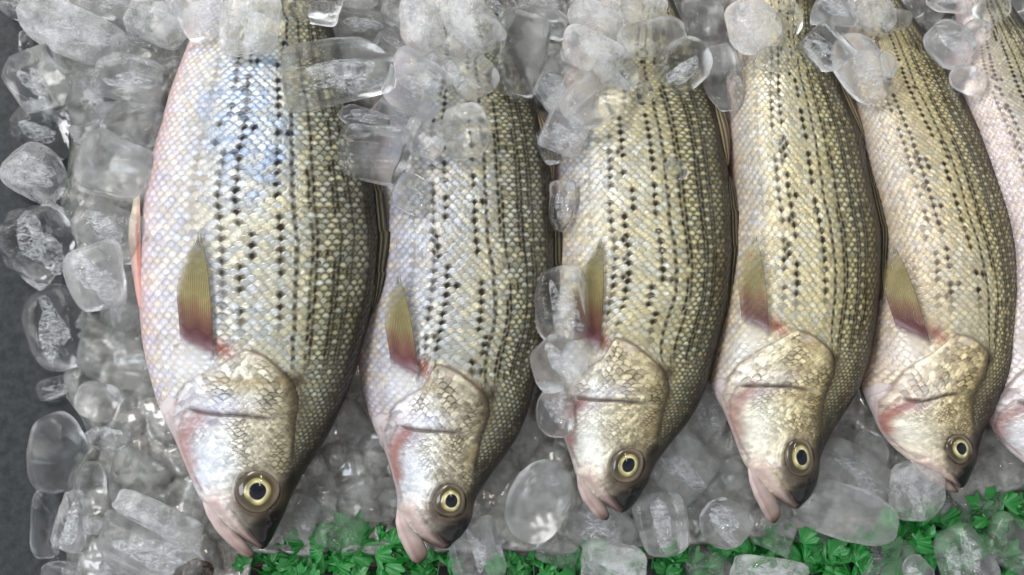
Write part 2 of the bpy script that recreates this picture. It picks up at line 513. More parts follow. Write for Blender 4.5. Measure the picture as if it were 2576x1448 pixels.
        colr = mix(colr, m * 1.15, (.022, .017, .008))
    # lateral line
    dl = np.abs(Xs - clat + 0.07 * np.sin(gj * 2.4) + 0.05 * wav(P, seed + 63, 0.08))
    ll = np.exp(-(dl / 0.25) ** 4) * (1 - sstep(y, 915, 945)) * (1 - headm) * (0.75 + 0.25 * np.sin(Ys * 2 * PI / RHO / 2))
    colr = mix(colr, ll * 0.97, (.022, .016, .010))
    h -= ll * 1.6
    # tint patches: the first fish's blue is reflected sky painted into the colour
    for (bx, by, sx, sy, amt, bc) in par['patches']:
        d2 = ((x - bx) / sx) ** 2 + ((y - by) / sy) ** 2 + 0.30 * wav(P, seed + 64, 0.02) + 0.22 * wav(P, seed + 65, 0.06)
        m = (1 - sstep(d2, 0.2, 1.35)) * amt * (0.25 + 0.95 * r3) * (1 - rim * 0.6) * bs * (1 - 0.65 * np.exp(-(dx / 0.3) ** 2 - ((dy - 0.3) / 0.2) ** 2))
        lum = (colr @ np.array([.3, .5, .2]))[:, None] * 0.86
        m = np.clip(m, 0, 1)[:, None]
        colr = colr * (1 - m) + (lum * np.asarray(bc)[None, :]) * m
    # ---- head colours
    hb = np.stack([np.interp(x, [430, 500, 560, 640, 720, 760, 840], v) for v in
                   ((.62, .72, .70, .62, .40, .12, .035), (.57, .70, .68, .575, .355, .105, .03), (.57, .71, .61, .43, .23, .065, .02))], 1)
    hb *= 0.80 * np.asarray(par['tint'])[None, :]
    hsc = hb * (0.55 + 0.75 * hr)[:, None]
    fleck = wav(P, seed + 95, 0.25) + 0.7 * wav(P, seed + 96, 0.5)
    hsc = hsc * (1 + 0.16 * fleck * sstep(x, 470, 540))[:, None]
    hrim = (1 - sstep(he, 0.03, 0.26)) * hs
    hsc = hsc * (1 - 0.86 * np.clip(hrim * (0.62 + 0.6 * wav(P, seed + 97, 0.06)), 0, 1)[:, None] * np.array([.88, .95, 1.02])[None, :])
    blotch = sstep(wav(P, seed + 66, 0.03) + wav(P, seed + 67, 0.07), 0.3, 1.6)
    hsc = mix(hsc, blotch * 0.62 * sstep(x, 480, 570) * (1 - sstep(y, 1150, 1200)), (.26, .20, .10))
    colr = colr * (1 - headm[:, None]) + hsc * headm[:, None]
    cheek = np.exp(-((x - 525) / 55) ** 2 - ((y - 1165) / 75) ** 2) * headm
    colr = mix(colr, cheek * 0.6, np.array([.62, .67, .73]) * np.asarray(par['tint']))
    colr = mix(colr, np.exp(-((x - 570) / 70) ** 2 - ((y - 1020) / 26) ** 2) * 0.45 * headm * par['cheekblue'], (.50, .55, .74))
    # dark snout and forehead
    fore = sstep(x + 0.9 * (y - 1236) + 6 * wav(P, seed + 90, 0.05), 656, 724) * sstep(y, 1130, 1240)
    colr = mix(colr, fore * 0.97, (.011, .0095, .007))
    napez = np.exp(-(dN / (19 + 9 * wav(P, seed + 68, 0.03))) ** 2)
    colr = mix(colr, napez * 0.85, (.055, .04, .02))
    colr = mix(colr, np.exp(-((x - 775) / 34) ** 2 - ((y - 1075) / 95) ** 2) * 0.35, (.08, .07, .04))
    de = np.interp(y, YG, RG) - x
    crest = (1 - sstep(de + 9 * wav(P, seed + 98, 0.05), 22, np.interp(y, [900, 1050, 1236, 1400], [55, 95, 75, 60]))) * sstep(y, 840, 1010)
    colr = mix(colr, crest * (0.82 + 0.15 * headm) * (1 - 0.5 * bs * (r4 > 0.6) * (1 - rim)), (.014, .012, .008))
    snout = np.exp(-((x - 690) / 34) ** 2 - ((y - 1325) / 55) ** 2)
    colr = mix(colr, snout * 1.15, (.008, .007, .006))
    # around the eye
    ring = np.exp(-((dE - 60) / 16.0) ** 2)
    colr = mix(colr, ring * (0.5 + 0.4 * sstep(y, 1225, 1265)), (.085, .06, .042))
    below = np.exp(-((x - 612) / 28) ** 2 - ((y - 1300) / 30) ** 2)
    colr = mix(colr, below * 0.8, (.075, .058, .048))
    colr = mix(colr, 0.95 * sstep(x + 0.9 * (y - 1236) + 8 * wav(P, seed + 99, 0.06), 682, 756) * sstep(y, 1240, 1300), (.008, .007, .006))
    # jaw skin, gill flush, throat
    pinkj = np.exp(-((x - 535) / 40) ** 2 - ((y - 1262) / 32) ** 2)
    colr = mix(colr, pinkj * 0.6, (.62, .47, .43))
    colr = mix(colr, maxil * 0.9, np.array([.42, .315, .29]) * par['jaw'])
    colr = mix(colr, maxil * sstep(pMo, 0.55, 1.0) * 0.55, (.20, .12, .10))
    colr = mix(colr, np.exp(-(dMo / 4) ** 2) * 0.8 + np.exp(-(dM / 3) ** 2) * 0.35 * sstep(y, 1255, 1290), (.13, .07, .06))
    flush = np.exp(-(dG / 19.0) ** 2)
    colr = mix(colr, flush * par['flush'] * 1.15, (.30, .12, .10))
    colr = mix(colr, np.exp(-((x - 525) / 40) ** 2 - ((y - 1062) / 14) ** 2) * 0.5, (.22, .17, .24))
    colr = mix(colr, throat * 0.8, (.56, .50, .51))
    colr = mix(colr, np.exp(-(dB / 5) ** 2) * 0.45, (.36, .26, .25))
    colr = mix(colr, np.exp(-(dF1 / 4.5) ** 2) * 0.5 + np.exp(-(dF2 / 4) ** 2) * 0.35, (.30, .17, .15))
    colr = mix(colr, np.exp(-(dP / 5.0) ** 2) * fadeP * 0.9, (.10, .07, .07))
    edge = np.exp(-(dO / 5.0) ** 2) * (0.35 + 0.65 * sstep(pO, 0.55, 0.75))
    colr = mix(colr, edge * 0.9, (.07, .04, .022))
    colr = mix(colr, np.exp(-((x - 752) / 22) ** 2 - ((y - 955) / 20) ** 2) * 0.9, (.035, .026, .014))
    flap = np.exp(-(np.minimum(np.hypot(x - 642, (y - 905) * 1.5), 99) / 17) ** 2)
    colr = mix(colr, flap * 0.7, (.47, .40, .36))
    # raw shoulder behind the pectoral base
    raw = np.exp(-((x - 556) / 36) ** 2 - ((y - 874 - 0.45 * (x - 552)) / 25) ** 2) * np.where(head, 0.3, 1)
    colr = mix(colr, raw * 0.95, (.24, .085, .055))
    pale = np.exp(-((x - 470) / 62) ** 2 - ((y - 925) / 40) ** 2) * (1 - headm)
    colr = mix(colr, pale * 0.28, (.74, .73, .76))
    # belly rim flush
    colr = mix(colr, sstep(-t, 0.86, 1.0) * sstep(-y, -1000, -700) * 0.35, np.array([.66, .44, .42]))
    if par.get('pink'):
        colr = mix(colr, par['pink'] * sstep(-t, -0.25, 0.5) * sstep(-y, -1100, -850), (.74, .60, .60))
    # flecks of dirt and lost scales
    fl = sstep(wav(P, seed + 80, 0.10) + wav(P, seed + 81, 0.17), 1.9, 2.6)
    colr = mix(colr, fl * 0.45, (.12, .10, .07))
    lost = sstep(wav(P, seed + 82, 0.013) * wav(P, seed + 83, 0.02), 0.9, 1.6) * bs
    colr = mix(colr, lost * 0.0, (.60, .58, .60))
    silver = np.clip(bs * (0.9 - 0.35 * back) + headm * 0.8 * (1 - fore) * (1 - snout), 0, 1)
    silver *= (1 - 0.9 * maxil) * (1 - 0.8 * throat) * (1 - flush) * (1 - 0.8 * rim)
    return h, np.clip(colr, 0.008, 0.86), silver


# landmarks, in photo units, for every fish (same order)
LM = {}
LM[1] = dict(J=(640, 1407), S=(662, 1381), E=(648, 1236), M=(520, 1255), P1=(493, 1035), P2=(683, 1053), G=(717, 942), F=(617, 882),
             PB=(537, 906), PL=(450, 869), I=(447, 1005), Be=(493, 1236), De=(738, 1236), Bi=(395, 1011), Dn=(848, 1050), Dg=(905, 893),
             d=[(948, 740), (962, 600), (950, 480), (913, 330), (880, 220), (850, 120), (825, 20)],
             b=[(366, 906), (349, 750), (351, 600), (360, 490), (390, 360), (430, 220), (475, 104), (520, 0)],
             l=[(738, 930), (744, 740), (737, 500), (731, 300), (724, 60)], T=(503, 585))
LM[2] = dict(J=(1070, 1413), S=(1127, 1379), E=(1137, 1261), M=(1010, 1275), P1=(1019, 1076), P2=(1159, 1089), G=(1215, 990), F=(1102, 919),
             PB=(1055, 959), PL=(982, 926), I=(982, 1048), Be=(999, 1261), De=(1195, 1261), Bi=(930, 1048), Dn=(1307, 1089), Dg=(1348, 955),
             d=[(1386, 808), (1403, 681), (1401, 573), (1390, 437), (1372, 338), (1343, 248), (1310, 158)],
             b=[(907, 959), (907, 818), (935, 683), (942, 583), (948, 466), (955, 340), (985, 235), (1010, 141)],
             l=[(1227, 965), (1244, 808), (1229, 591), (1221, 410), (1200, 194)], T=(1004, 690))
LM[3] = dict(J=(1532, 1308), S=(1567, 1290), E=(1582, 1170), M=(1462, 1191), P1=(1459, 1001), P2=(1622, 1015), G=(1662, 925), F=(1552, 852),
             PB=(1507, 889), PL=(1439, 856), I=(1432, 975), Be=(1441, 1170), De=(1648, 1170), Bi=(1377, 985), Dn=(1758, 1018), Dg=(1800, 893),
             d=[(1837, 752), (1850, 633), (1846, 530), (1830, 402), (1816, 308), (1788, 222), (1755, 137)],
             b=[(1364, 889), (1378, 756), (1385, 627), (1385, 533), (1390, 422), (1402, 302), (1430, 204), (1460, 114)],
             l=[(1668, 912), (1698, 752), (1686, 547), (1668, 376), (1625, 171)], T=(1512, 600))
LM[4] = dict(J=(1962, 1310), S=(2009, 1279), E=(2019, 1151), M=(1894, 1171), P1=(1884, 971), P2=(2034, 980), G=(2094, 889), F=(2007, 832),
             PB=(1936, 847), PL=(1864, 819), I=(1832, 959), Be=(1864, 1151), De=(2064, 1151), Bi=(1786, 959), Dn=(2161, 980), Dg=(2200, 858),
             d=[(2219, 707), (2224, 580), (2200, 472), (2170, 337), (2130, 238), (2090, 148), (2058, 57)],
             b=[(1803, 847), (1815, 706), (1830, 571), (1835, 472), (1828, 355), (1830, 228), (1858, 124), (1885, 30)],
             l=[(2095, 880), (2105, 707), (2073, 490), (2045, 310), (1997, 93)], T=(1900, 588))
LM[5] = dict(J=(2411, 1242), S=(2420, 1229), E=(2421, 1128), M=(2305, 1158), P1=(2290, 1008), P2=(2411, 990), G=(2487, 889), F=(2404, 842),
             PB=(2341, 869), PL=(2254, 836), I=(2249, 971), Be=(2249, 1128), De=(2462, 1128), Bi=(2166, 971), Dn=(2524, 995), Dg=(2561, 866),
             d=[(2571, 730), (2566, 620), (2546, 526), (2505, 408), (2466, 322), (2425, 243), (2384, 165)],
             b=[(2187, 869), (2197, 747), (2205, 629), (2195, 542), (2165, 440), (2150, 330), (2132, 239), (2112, 158)],
             l=[(2490, 880), (2489, 730), (2440, 542), (2388, 385), (2299, 196)], T=(2251, 620))


def _f6(p):
    x, y = p
    return (x + 283 + 0.012 * (y - 600), y + 8 - 0.02 * (x - 2300))


LM[6] = {k: ([_f6(q) for q in v] if isinstance(v, list) else _f6(v)) for k, v in LM[5].items()}


def lm_array(d):
    pts = [d[k] for k in ('J', 'S', 'E', 'M', 'P1', 'P2', 'G', 'F', 'PB', 'PL', 'I', 'Be', 'De', 'Bi', 'Dn', 'Dg')] + list(d['d']) + list(d['b']) + list(d['l'])
    return np.array(pts, float)


class TPS:
    def __init__(self, src, dst):
        self.src = src; n = len(src)
        K = self.k(src)
        K += np.eye(n) * 150.0
        Pm = np.hstack([np.ones((n, 1)), src])
        A = np.zeros((n + 3, n + 3)); A[:n, :n] = K; A[:n, n:] = Pm; A[n:, :n] = Pm.T
        B = np.zeros((n + 3, 2)); B[:n] = dst
        self.w = np.linalg.solve(A, B)

    def k(self, P):
        d2 = ((P[:, None, :] - self.src[None]) ** 2).sum(-1) + 1e-9
        return 0.5 * d2 * np.log(d2)

    def __call__(self, P):
        P = np.asarray(P, float)
        out = np.empty((len(P), 2))
        for s in range(0, len(P), 40000):
            q = P[s:s + 40000]
            out[s:s + 40000] = self.k(q) @ self.w[:len(self.src)] + np.hstack([np.ones((len(q), 1)), q]) @ self.w[len(self.src):]
        return out


def with_tail(k):
    """add peduncle landmarks beyond the frame by carrying fish 1's tail along the body axis"""
    s = lm_array(LM[1]); d = lm_array(LM[k])
    m1 = (np.array(LM[1]['d'][-1]) + np.array(LM[1]['b'][-1])) / 2
    m2 = (np.array(LM[k]['d'][-1]) + np.array(LM[k]['b'][-1])) / 2
    w1 = np.array(LM[1]['d'][-1]) - np.array(LM[1]['b'][-1]); w2 = np.array(LM[k]['d'][-1]) - np.array(LM[k]['b'][-1])
    n1 = (np.array(LM[1]['d'][3]) + np.array(LM[1]['b'][5])) / 2; n2 = (np.array(LM[k]['d'][3]) + np.array(LM[k]['b'][5])) / 2
    ax1 = m1 - n1; ax2 = m2 - n2
    sc = np.linalg.norm(lm_array(LM[k])[1] - lm_array(LM[k])[6]) / np.linalg.norm(s[1] - s[6])
    ang = math.atan2(ax2[1], ax2[0]) - math.atan2(ax1[1], ax1[0])
    R = np.array([[math.cos(ang), -math.sin(ang)], [math.sin(ang), math.cos(ang)]]) * sc
    ext = np.array([(575, -150), (775, -150), (612, -300), (745, -300)], float)
    return np.vstack([s, ext]), np.vstack([d, m2 + (ext - m1) @ R.T])


FISH = {
    1: dict(seed=11, gape=2, tint=(0.97, 0.985, 1.02), blue=0.30, spot_end=900, flush=0.55, cheekblue=1.0, jaw=1.0, zc=118,
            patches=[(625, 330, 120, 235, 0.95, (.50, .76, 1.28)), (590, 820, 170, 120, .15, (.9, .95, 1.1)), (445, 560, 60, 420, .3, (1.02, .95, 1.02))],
            label='largest striped fish with blue sheen on its flank, leftmost in the row'),
    2: dict(seed=27, gape=11, tint=(0.93, 0.935, 0.96), blue=0.42, spot_end=1000, flush=0.75, cheekblue=0.9, jaw=1.0, zc=104,
            patches=[(560, 430, 130, 400, 0.45, (.85, .90, 1.15))],
            label='striped fish second from the left, scuffed scales and jaw tip over parsley'),
    3: dict(seed=43, gape=9, tint=(1.04, 1.01, 0.90), blue=0.22, spot_end=930, flush=0.7, cheekblue=0.8, jaw=0.9, zc=104,
            patches=[(470, 330, 110, 190, 0.55, (.82, .93, 1.16))],
            label='third striped fish from the left, with ice lumps strung along its belly'),
    4: dict(seed=58, gape=14, tint=(1.06, 1.0, 0.82), blue=0.15, spot_end=880, flush=0.55, cheekblue=0.45, jaw=1.05, zc=102,
            patches=[(460, 380, 60, 260, 0.45, (.9, .95, 1.12))],
            fin=0.72, label='golden striped fish with gaping mouth and rusty speck on its side fin'),
    5: dict(seed=73, gape=0, tint=(1.08, 0.99, 0.80), blue=0.10, spot_end=860, flush=0.8, cheekblue=0.3, jaw=1.05, zc=100, pink=0.10,
            patches=[(440, 950, 90, 90, .35, (1.05, .95, 1.0))],
            label='pinkish gold striped fish with closed mouth, fifth from the left'),
    6: dict(seed=91, gape=0, tint=(1.03, 0.98, 0.96), blue=0.15, spot_end=860, flush=0.5, cheekblue=0.5, jaw=1.05, zc=96, pink=0.3,
            patches=[], label='pale pink striped fish mostly cut off by the right edge of the photo'),
}

# height map of everything placed so far (photo units, 4-unit cells)
HX0, HY0, HC = -200, -300, 4
HM = np.full((int((1700 - HY0) / HC), int((2900 - HX0) / HC)), -25.0)


def hm_add(px, py, z):
    ix = np.clip(((px - HX0) / HC).astype(int), 0, HM.shape[1] - 1)
    iy = np.clip(((py - HY0) / HC).astype(int), 0, HM.shape[0] - 1)
    np.maximum.at(HM, (iy, ix), z)


FISH_FN = {}


def build_fish(k):
    par = FISH[k]
    src, dst = with_tail(k)
    tps = TPS(src, dst)
    zc = par['zc']
    scl = np.linalg.norm(lm_array(LM[k])[1] - lm_array(LM[k])[6]) / 441.0
    zs = 0.5 * (scl + 1.0) if k > 1 else 1.0
    c = tps(np.array([[655.0, 700.0]]))[0]
    loc = world(c[0], c[1], 20.0)
    root = empty('striped_fish', loc, par['label'], 'fish', 'striped fish laid side by side on the ice')

    def emit(x, y, z):
        q = tps(np.stack([x, y], 1))
        return world(q[:, 0], q[:, 1], zc + z * zs), q

    # rows, denser towards the head
    rows = np.concatenate([np.arange(-300, 0, 6.0), np.arange(0, 1000, 2.6), np.arange(1000, 1370, 2.0), np.arange(1370, 1382.5, 1.0)])
    NT, NB = 300, 22
    th = np.linspace(-PI / 2, PI / 2, NT)
    tt = 0.86 * np.sin(th) + 0.14 * th / (PI / 2)
    tb = np.sin(np.linspace(PI / 2, -PI / 2, NB + 2)[1:-1])
    nr = len(rows)
    mid = np.interp(rows, YG, MID); hw = np.interp(rows, YG, HW); hh = np.interp(rows, YG, HG)
    X = mid[:, None] + hw[:, None] * tt[None]
    Y = np.repeat(rows[:, None], NT, 1)
    T = np.repeat(tt[None], nr, 0)
    # round the rows a little: the flank bulges towards the tail side
    zb = hh[:, None] * prof(tt)[None] + ROLL * tt[None] * hw[:, None]
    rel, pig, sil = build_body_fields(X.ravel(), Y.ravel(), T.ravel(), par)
    edge_fade = sstep(1 - np.abs(T), 0.0, 0.05)
    Z = zb + rel.reshape(nr, NT) * edge_fade
    Xb = mid[:, None] + hw[:, None] * tb[None]
    Zb = -0.42 * hh[:, None] * prof(tb)[None] + ROLL * tb[None] * hw[:, None]
    Yb = np.repeat(rows[:, None], NB, 1)
    XA = np.hstack([X, Xb]); YA = np.hstack([Y, Yb]); ZA = np.hstack([Z, Zb])
    W, q = emit(XA.ravel(), YA.ravel(), ZA.ravel())
    nc = NT + NB
    pig = np.hstack([pig.reshape(nr, NT, 3), np.repeat(np.array([[[.5, .46, .44]]]), nr, 0).repeat(NB, 1)]).reshape(-1, 3)
    sil = np.hstack([sil.reshape(nr, NT), np.full((nr, NB), 0.3)]).ravel()
    quads = grid_quads(nr, nc, True)
    c0 = W[:nc].mean(0); c1 = W[-nc:].mean(0)
    V = np.vstack([W, c0, c1]); n = len(W)
    j = np.arange(nc); j2 = (j + 1) % nc
    tris = np.vstack([np.stack([j2, j, np.full(nc, n)], 1), np.stack([(nr - 1) * nc + j, (nr - 1) * nc + j2, np.full(nc, n + 1)], 1)])
    pig = np.vstack([pig, [.3, .3, .3], [.05, .04, .03]]); sil = np.append(sil, [0.2, 0.0])
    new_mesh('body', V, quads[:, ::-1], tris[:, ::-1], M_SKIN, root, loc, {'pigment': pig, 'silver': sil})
    topq = q.reshape(nr, nc, 2)[:, :NT].reshape(-1, 2)
    hm_add(topq[:, 0], topq[:, 1], zc + Z.ravel() * zs)

    rg = np.random.RandomState(par['seed'])

    # ---- lower jaw: tapered blade hung below the mouth line
    cl = np.array([(512, 1240), (520, 1262), (534, 1290), (560, 1326), (592, 1360), (617, 1384), (632, 1394), (640, 1399)], float)
    rd = np.array([2, 11, 16, 19, 18, 15, 11, 4], float)
    s = np.linspace(0, 1, 46)
    ks = np.linspace(0, 1, len(cl))
    cx = np.interp(s, ks, cl[:, 0]); cy = np.interp(s, ks, cl[:, 1]); cr = np.interp(s, ks, rd) * np.where(s > 0.97, 0.8, 1)
    tx = np.gradient(cx); ty = np.gradient(cy); ln = np.hypot(tx, ty); nx_, ny_ = -ty / ln, tx / ln
    ph = np.linspace(0, 2 * PI, 28, endpoint=False)
    cx = cx + nx_ * par['gape'] * s ** 2; cy = cy + ny_ * par['gape'] * s ** 2
    A = cr[:, None] * np.cos(ph)[None]; B = cr[:, None] * 0.85 * np.sin(ph)[None]
    jx = cx[:, None] + nx_[:, None] * A; jy = cy[:, None] + ny_[:, None] * A
    zj = np.interp(s, [0, 0.3, 1], [6, 4, -2])[:, None] + B
    W, _ = emit(jx.ravel(), jy.ravel(), zj.ravel())
    cb = np.interp(s, [0, .25, .6, .82, .95], [0, 1, 2, 3, 4])
    tab = np.array([(.54, .49, .48), (.44, .37, .355), (.31, .24, .22), (.12, .085, .065), (.03, .024, .02)])
    jc = np.stack([np.interp(cb, range(5), tab[:, q_]) for q_ in range(3)], 1)[:, None, :] * np.ones((1, 28, 1))
    jc = jc * (1 + 0.12 * wav(np.stack([jx.ravel(), jy.ravel()], 1), par['seed'] + 7, 0.12).reshape(46, 28, 1))
    ridge = np.exp(-((np.cos(ph) - 0.35) / 0.16) ** 2)[None, :, None] * (np.sin(ph) > 0)[None, :, None]
    jc = jc * (1 - 0.35 * ridge * np.array([.5, 1, 1])[None, None])
    W2 = np.vstack([W, W[:28].mean(0), W[-28:].mean(0)]); n = len(W)
    j = np.arange(28); j2 = (j + 1) % 28
    tris = np.vstack([np.stack([j2, j, np.full(28, n)], 1), np.stack([45 * 28 + j, 45 * 28 + j2, np.full(28, n + 1)], 1)])
    jc = np.vstack([jc.reshape(-1, 3), [.5, .5, .5], [.05, .04, .03]])
    new_mesh('lower_jaw', W2, grid_quads(46, 28, True), tris, M_JAW, root, loc, {'pigment': np.clip(jc, .01, .9), 'silver': np.zeros(len(jc))})

    # ---- eye: globe, with iris and pupil as caps on it
    def cap(name, r0, r1, zfun, colfun, parent, nrr=14, na=64):
        rr = np.linspace(r0, r1, nrr); an = np.linspace(0, 2 * PI, na, endpoint=False)
        R_, A_ = np.meshgrid(rr, an, indexing='ij')
        x = EYE[0] + R_ * er * np.cos(A_) * (1 + 0.05 * np.cos(2 * A_ + k)); y = EYE[1] + R_ * er * np.sin(A_) * (1 + 0.07 * np.maximum(np.sin(A_), 0) ** 3)
        sx = surf(x.ravel() * 0 + EYE[0], y.ravel() * 0 + EYE[1])
        gx = (surf(np.array([EYE[0] + 40]), np.array([EYE[1]])) - surf(np.array([EYE[0] - 40]), np.array([EYE[1]]))) / 80
        gy = (surf(np.array([EYE[0]]), np.array([EYE[1] + 40])) - surf(np.array([EYE[0]]), np.array([EYE[1] - 40]))) / 80
        z = sx + gx * (x.ravel() - EYE[0]) + gy * (y.ravel() - EYE[1]) + zfun(R_.ravel(), A_.ravel())
        W, _ = emit(x.ravel(), y.ravel(), z)
        cc = colfun(R_.ravel(), A_.ravel())
        tris_ = None
        if r0 < 0.5:
            pass
        return new_mesh(name, W, grid_quads(nrr, na, True), None, M_EYE, parent, loc, {'pigment': np.clip(cc, .004, .9), 'silver': np.full(len(cc), 0.4)})

    er = 0.94 + 0.12 * hsh(np.array(float(k)), 3.0, 1.0)

    def dome(r, a=0): return 17 * np.sqrt(np.maximum(1 - (r / 54.0) ** 2, 0)) - 8.5

    def eye_col(r, a):
        P = np.stack([r * np.cos(a), r * np.sin(a)], 1)
        w = wav(P, par['seed'] + 9, 0.09)
        c = np.stack([np.interp(r, [0, 32, 38, 44, 50, 57], v) for v in
                      ((.05, .07, .085, .10, .065, .05), (.045, .06, .065, .07, .045, .036), (.025, .028, .032, .038, .03, .025))], 1)
        c = c * (1 + 0.25 * w)[:, None]
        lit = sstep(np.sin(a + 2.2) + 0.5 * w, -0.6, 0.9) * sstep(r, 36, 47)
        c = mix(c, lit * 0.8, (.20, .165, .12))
        c = mix(c, np.exp(-((r - 51.5) / 1.8) ** 2) * 0.4, (.035, .028, .022))
        dark = np.exp(-((r - 40) / 6) ** 2) * sstep(np.sin(a + 1.4 + 3.1), -0.2, 0.8)
        return mix(c, dark * 0.6, (.02, .022, .025))

    ey = cap('eye', 0.3, 52, dome, eye_col, root, 20, 64)

    def iris_col(r, a):
        P = np.stack([np.cos(a) * 3, np.sin(a) * 3], 1)
        w = wav(P, par['seed'] + 10, 1.6)
        c = np.stack([np.interp(r, [20, 23, 27, 33], v) for v in ((.36, .62, .40, .13), (.33, .57, .345, .11), (.18, .35, .16, .045))], 1)
        return c * (1 + 0.30 * w)[:, None]

    cap('iris', 20, 33, lambda r, a: dome(r) + 1.6 - 0.8 * ((r - 26) / 7) ** 2, iris_col, ey, 8, 64)
    cap('pupil', 0.3, 22.3, lambda r, a: dome(r) + 2.2 * np.sqrt(np.maximum(1 - (r / 23.5) ** 2, 0)), lambda r, a: np.tile(np.array([[.010, .012, .016]]), (len(r), 1)), ey, 10, 64)

    # ---- pectoral fin, folded back along the flank
    # (the sixth fish hides its own)
    lf = np.array([(453, 866), (450, 806), (443, 735), (450, 690), (464, 645), (482, 612), (497, 592)], float)
    rt = np.array([(539, 908), (536, 850), (534, 780), (527, 703), (518, 645), (511, 610), (505, 586)], float)
    S1 = np.array([LM[1]['PL'], LM[1]['PB'], LM[1]['T']], float); D1 = np.array([LM[k]['PL'], LM[k]['PB'], LM[k]['T']], float)
    Aff = np.linalg.solve(np.hstack([S1, np.ones((3, 1))]), D1)
    ns, nq = 90, 70
    s = np.linspace(0, 1, ns); qv = np.linspace(0, 1, nq); kk = np.linspace(0, 1, len(lf))
    def cub(p): 
        v = np.stack([np.interp(np.linspace(0, 1, 400), kk, p[:, c_]) for c_ in range(2)], 1)
        ker = np.ones(41) / 41
        for c_ in range(2):
            pd = np.concatenate([2 * v[0, c_] - v[20:0:-1, c_], v[:, c_], 2 * v[-1, c_] - v[-2:-22:-1, c_]])
            v[:, c_] = np.convolve(pd, ker, 'valid')
        return np.stack([np.interp(s, np.linspace(0, 1, 400), v[:, c_]) for c_ in range(2)], 1)
    lf2, rt2 = cub(lf), cub(rt)
    FX = lf2[:, None, 0] * (1 - qv[None]) + rt2[:, None, 0] * qv[None]
    FY = lf2[:, None, 1] * (1 - qv[None]) + rt2[:, None, 1] * qv[None]
    # ragged tip
    rag = (0.5 + 0.5 * np.sin(qv * 37 + par['seed'])) * 14 * sstep(s, 0.7, 1.0)[:, None]
    FY = FY + rag + 9 * sstep(s, 0.55, 1.0)[:, None] * np.sin(qv * 71 + par['seed'])[None] * sstep(s, 0.8, 1)[:, None]
    rays = np.cos(qv * 2 * PI * 17 + 0.6 * np.sin(qv * 9))[None] * np.ones((ns, 1))
    lift = 7 + 11 * np.sin(s * PI * 0.75)[:, None] * (0.35 + 0.65 * qv[None]) + 5 * np.exp(-((s - 0.08) / 0.1) ** 2)[:, None]
    fz = surf(FX.ravel(), FY.ravel()).reshape(ns, nq) + lift + 0.55 * rays * sstep(s, 0.1, 0.25)[:, None]
    xy = np.hstack([np.stack([FX.ravel(), FY.ravel()], 1), np.ones((ns * nq, 1))]) @ Aff
    Wt = world(xy[:, 0], xy[:, 1], zc + fz.ravel() * zs)
    sc_ = np.repeat(s[:, None], nq, 1).ravel(); qc = np.repeat(qv[None], ns, 0).ravel()
    tabS = [0, 0.05, 0.17, 0.29, 0.40, 0.62, 0.85, 1.0]
    tabC = np.array([(.30, .22, .24), (.14, .07, .085), (.085, .024, .026), (.15, .075, .04), (.20, .165, .065), (.17, .15, .05), (.15, .135, .07), (.17, .165, .12)])
    sw = sc_ + 0.02 * np.sin(qc * 12 + par['seed']) + 0.05 * (1 - qc) * sstep(sc_, 0.02, 0.2)
    fc = np.stack([np.interp(sw, tabS, tabC[:, c_]) for c_ in range(3)], 1)
    P2 = np.stack([FX.ravel(), FY.ravel()], 1)
    fc = fc * (1 + 0.30 * rays.ravel() * sstep(sc_, 0.14, 0.3) + 0.15 * wav(P2, par['seed'] + 12, 0.05))[:, None]
    fc = mix(fc, np.exp(-((qc - 1) / 0.035) ** 2) * 0.8, (.05, .035, .02))
    if k == 4:
        fc = mix(fc, 1.2 * np.exp(-((FX.ravel() - 487) / 7) ** 2 - ((FY.ravel() - 655) / 10) ** 2), (.24, .09, .015))
    op = par.get('fin', 0.86) - 0.5 * sstep(sc_, 0.55, 1.0) * (1 - 0.5 * qc) - 0.5 * (1 - sstep(qc, 0.0, 0.3)) * sstep(sc_, 0.2, 0.5)
    op = op * sstep(sc_, -0.01, 0.09)
    op = np.clip(op - 0.12 * (1 - rays.ravel()) * sstep(sc_, 0.3, 0.6), 0.0, 1)
    if k != 6: new_mesh('pectoral_fin', Wt, grid_quads(ns, nq), None, M_FIN, root, loc, {'pigment': np.clip(fc, .01, .9), 'silver': np.full(len(fc), .3), 'opacity': op})

    # ---- dorsal fins folded along the back
    def back_fin(name, y0, y1, width, col, nspine):
        ys = np.linspace(y0, y1, 90); u = np.linspace(0, 1, 26)
        sv = (ys - y0) / (y1 - y0)
        env = np.sin(np.clip(sv, 0, 1) * PI) ** 0.55
        saw = 0.72 + 0.28 * ((sv * nspine) % 1.0)
        wid = width * env * saw
        edge = np.interp(ys, YG, RG)
        x = edge[:, None] - 22 * env[:, None] + (22 * env + wid)[:, None] * u[None]
        hw_ = np.interp(ys, YG, HW)
        z0 = ROLL * hw_[:, None] + 30 * np.sqrt(np.maximum(1 - u[None] ** 2 * 0.93, 0)) * (0.4 + 0.6 * env[:, None]) + 2.2 * np.cos(u[None] * 2 * PI * 3.5 + sv[:, None] * 5)
        yy = np.repeat(ys[:, None], 26, 1)
        W, q_ = emit(x.ravel(), yy.ravel(), z0.ravel())
        ridge = np.cos(u[None] * 2 * PI * 3.5 + sv[:, None] * 5).ravel()
        c_ = np.tile(np.array([col]), (len(W), 1)) * (1 + 0.6 * ridge)[:, None]
        c_ = mix(c_, 0.5 * (ridge > 0.93), (.22, .20, .13))
        new_mesh(name, W, grid_quads(90, 26), None, M_FIN, root, loc, {'pigment': np.clip(c_, .008, .9), 'silver': np.full(len(W), .2), 'opacity': np.full(len(W), 1.0)})

    back_fin('dorsal_fin', 790, 375, 23, (.05, .045, .028), 4)
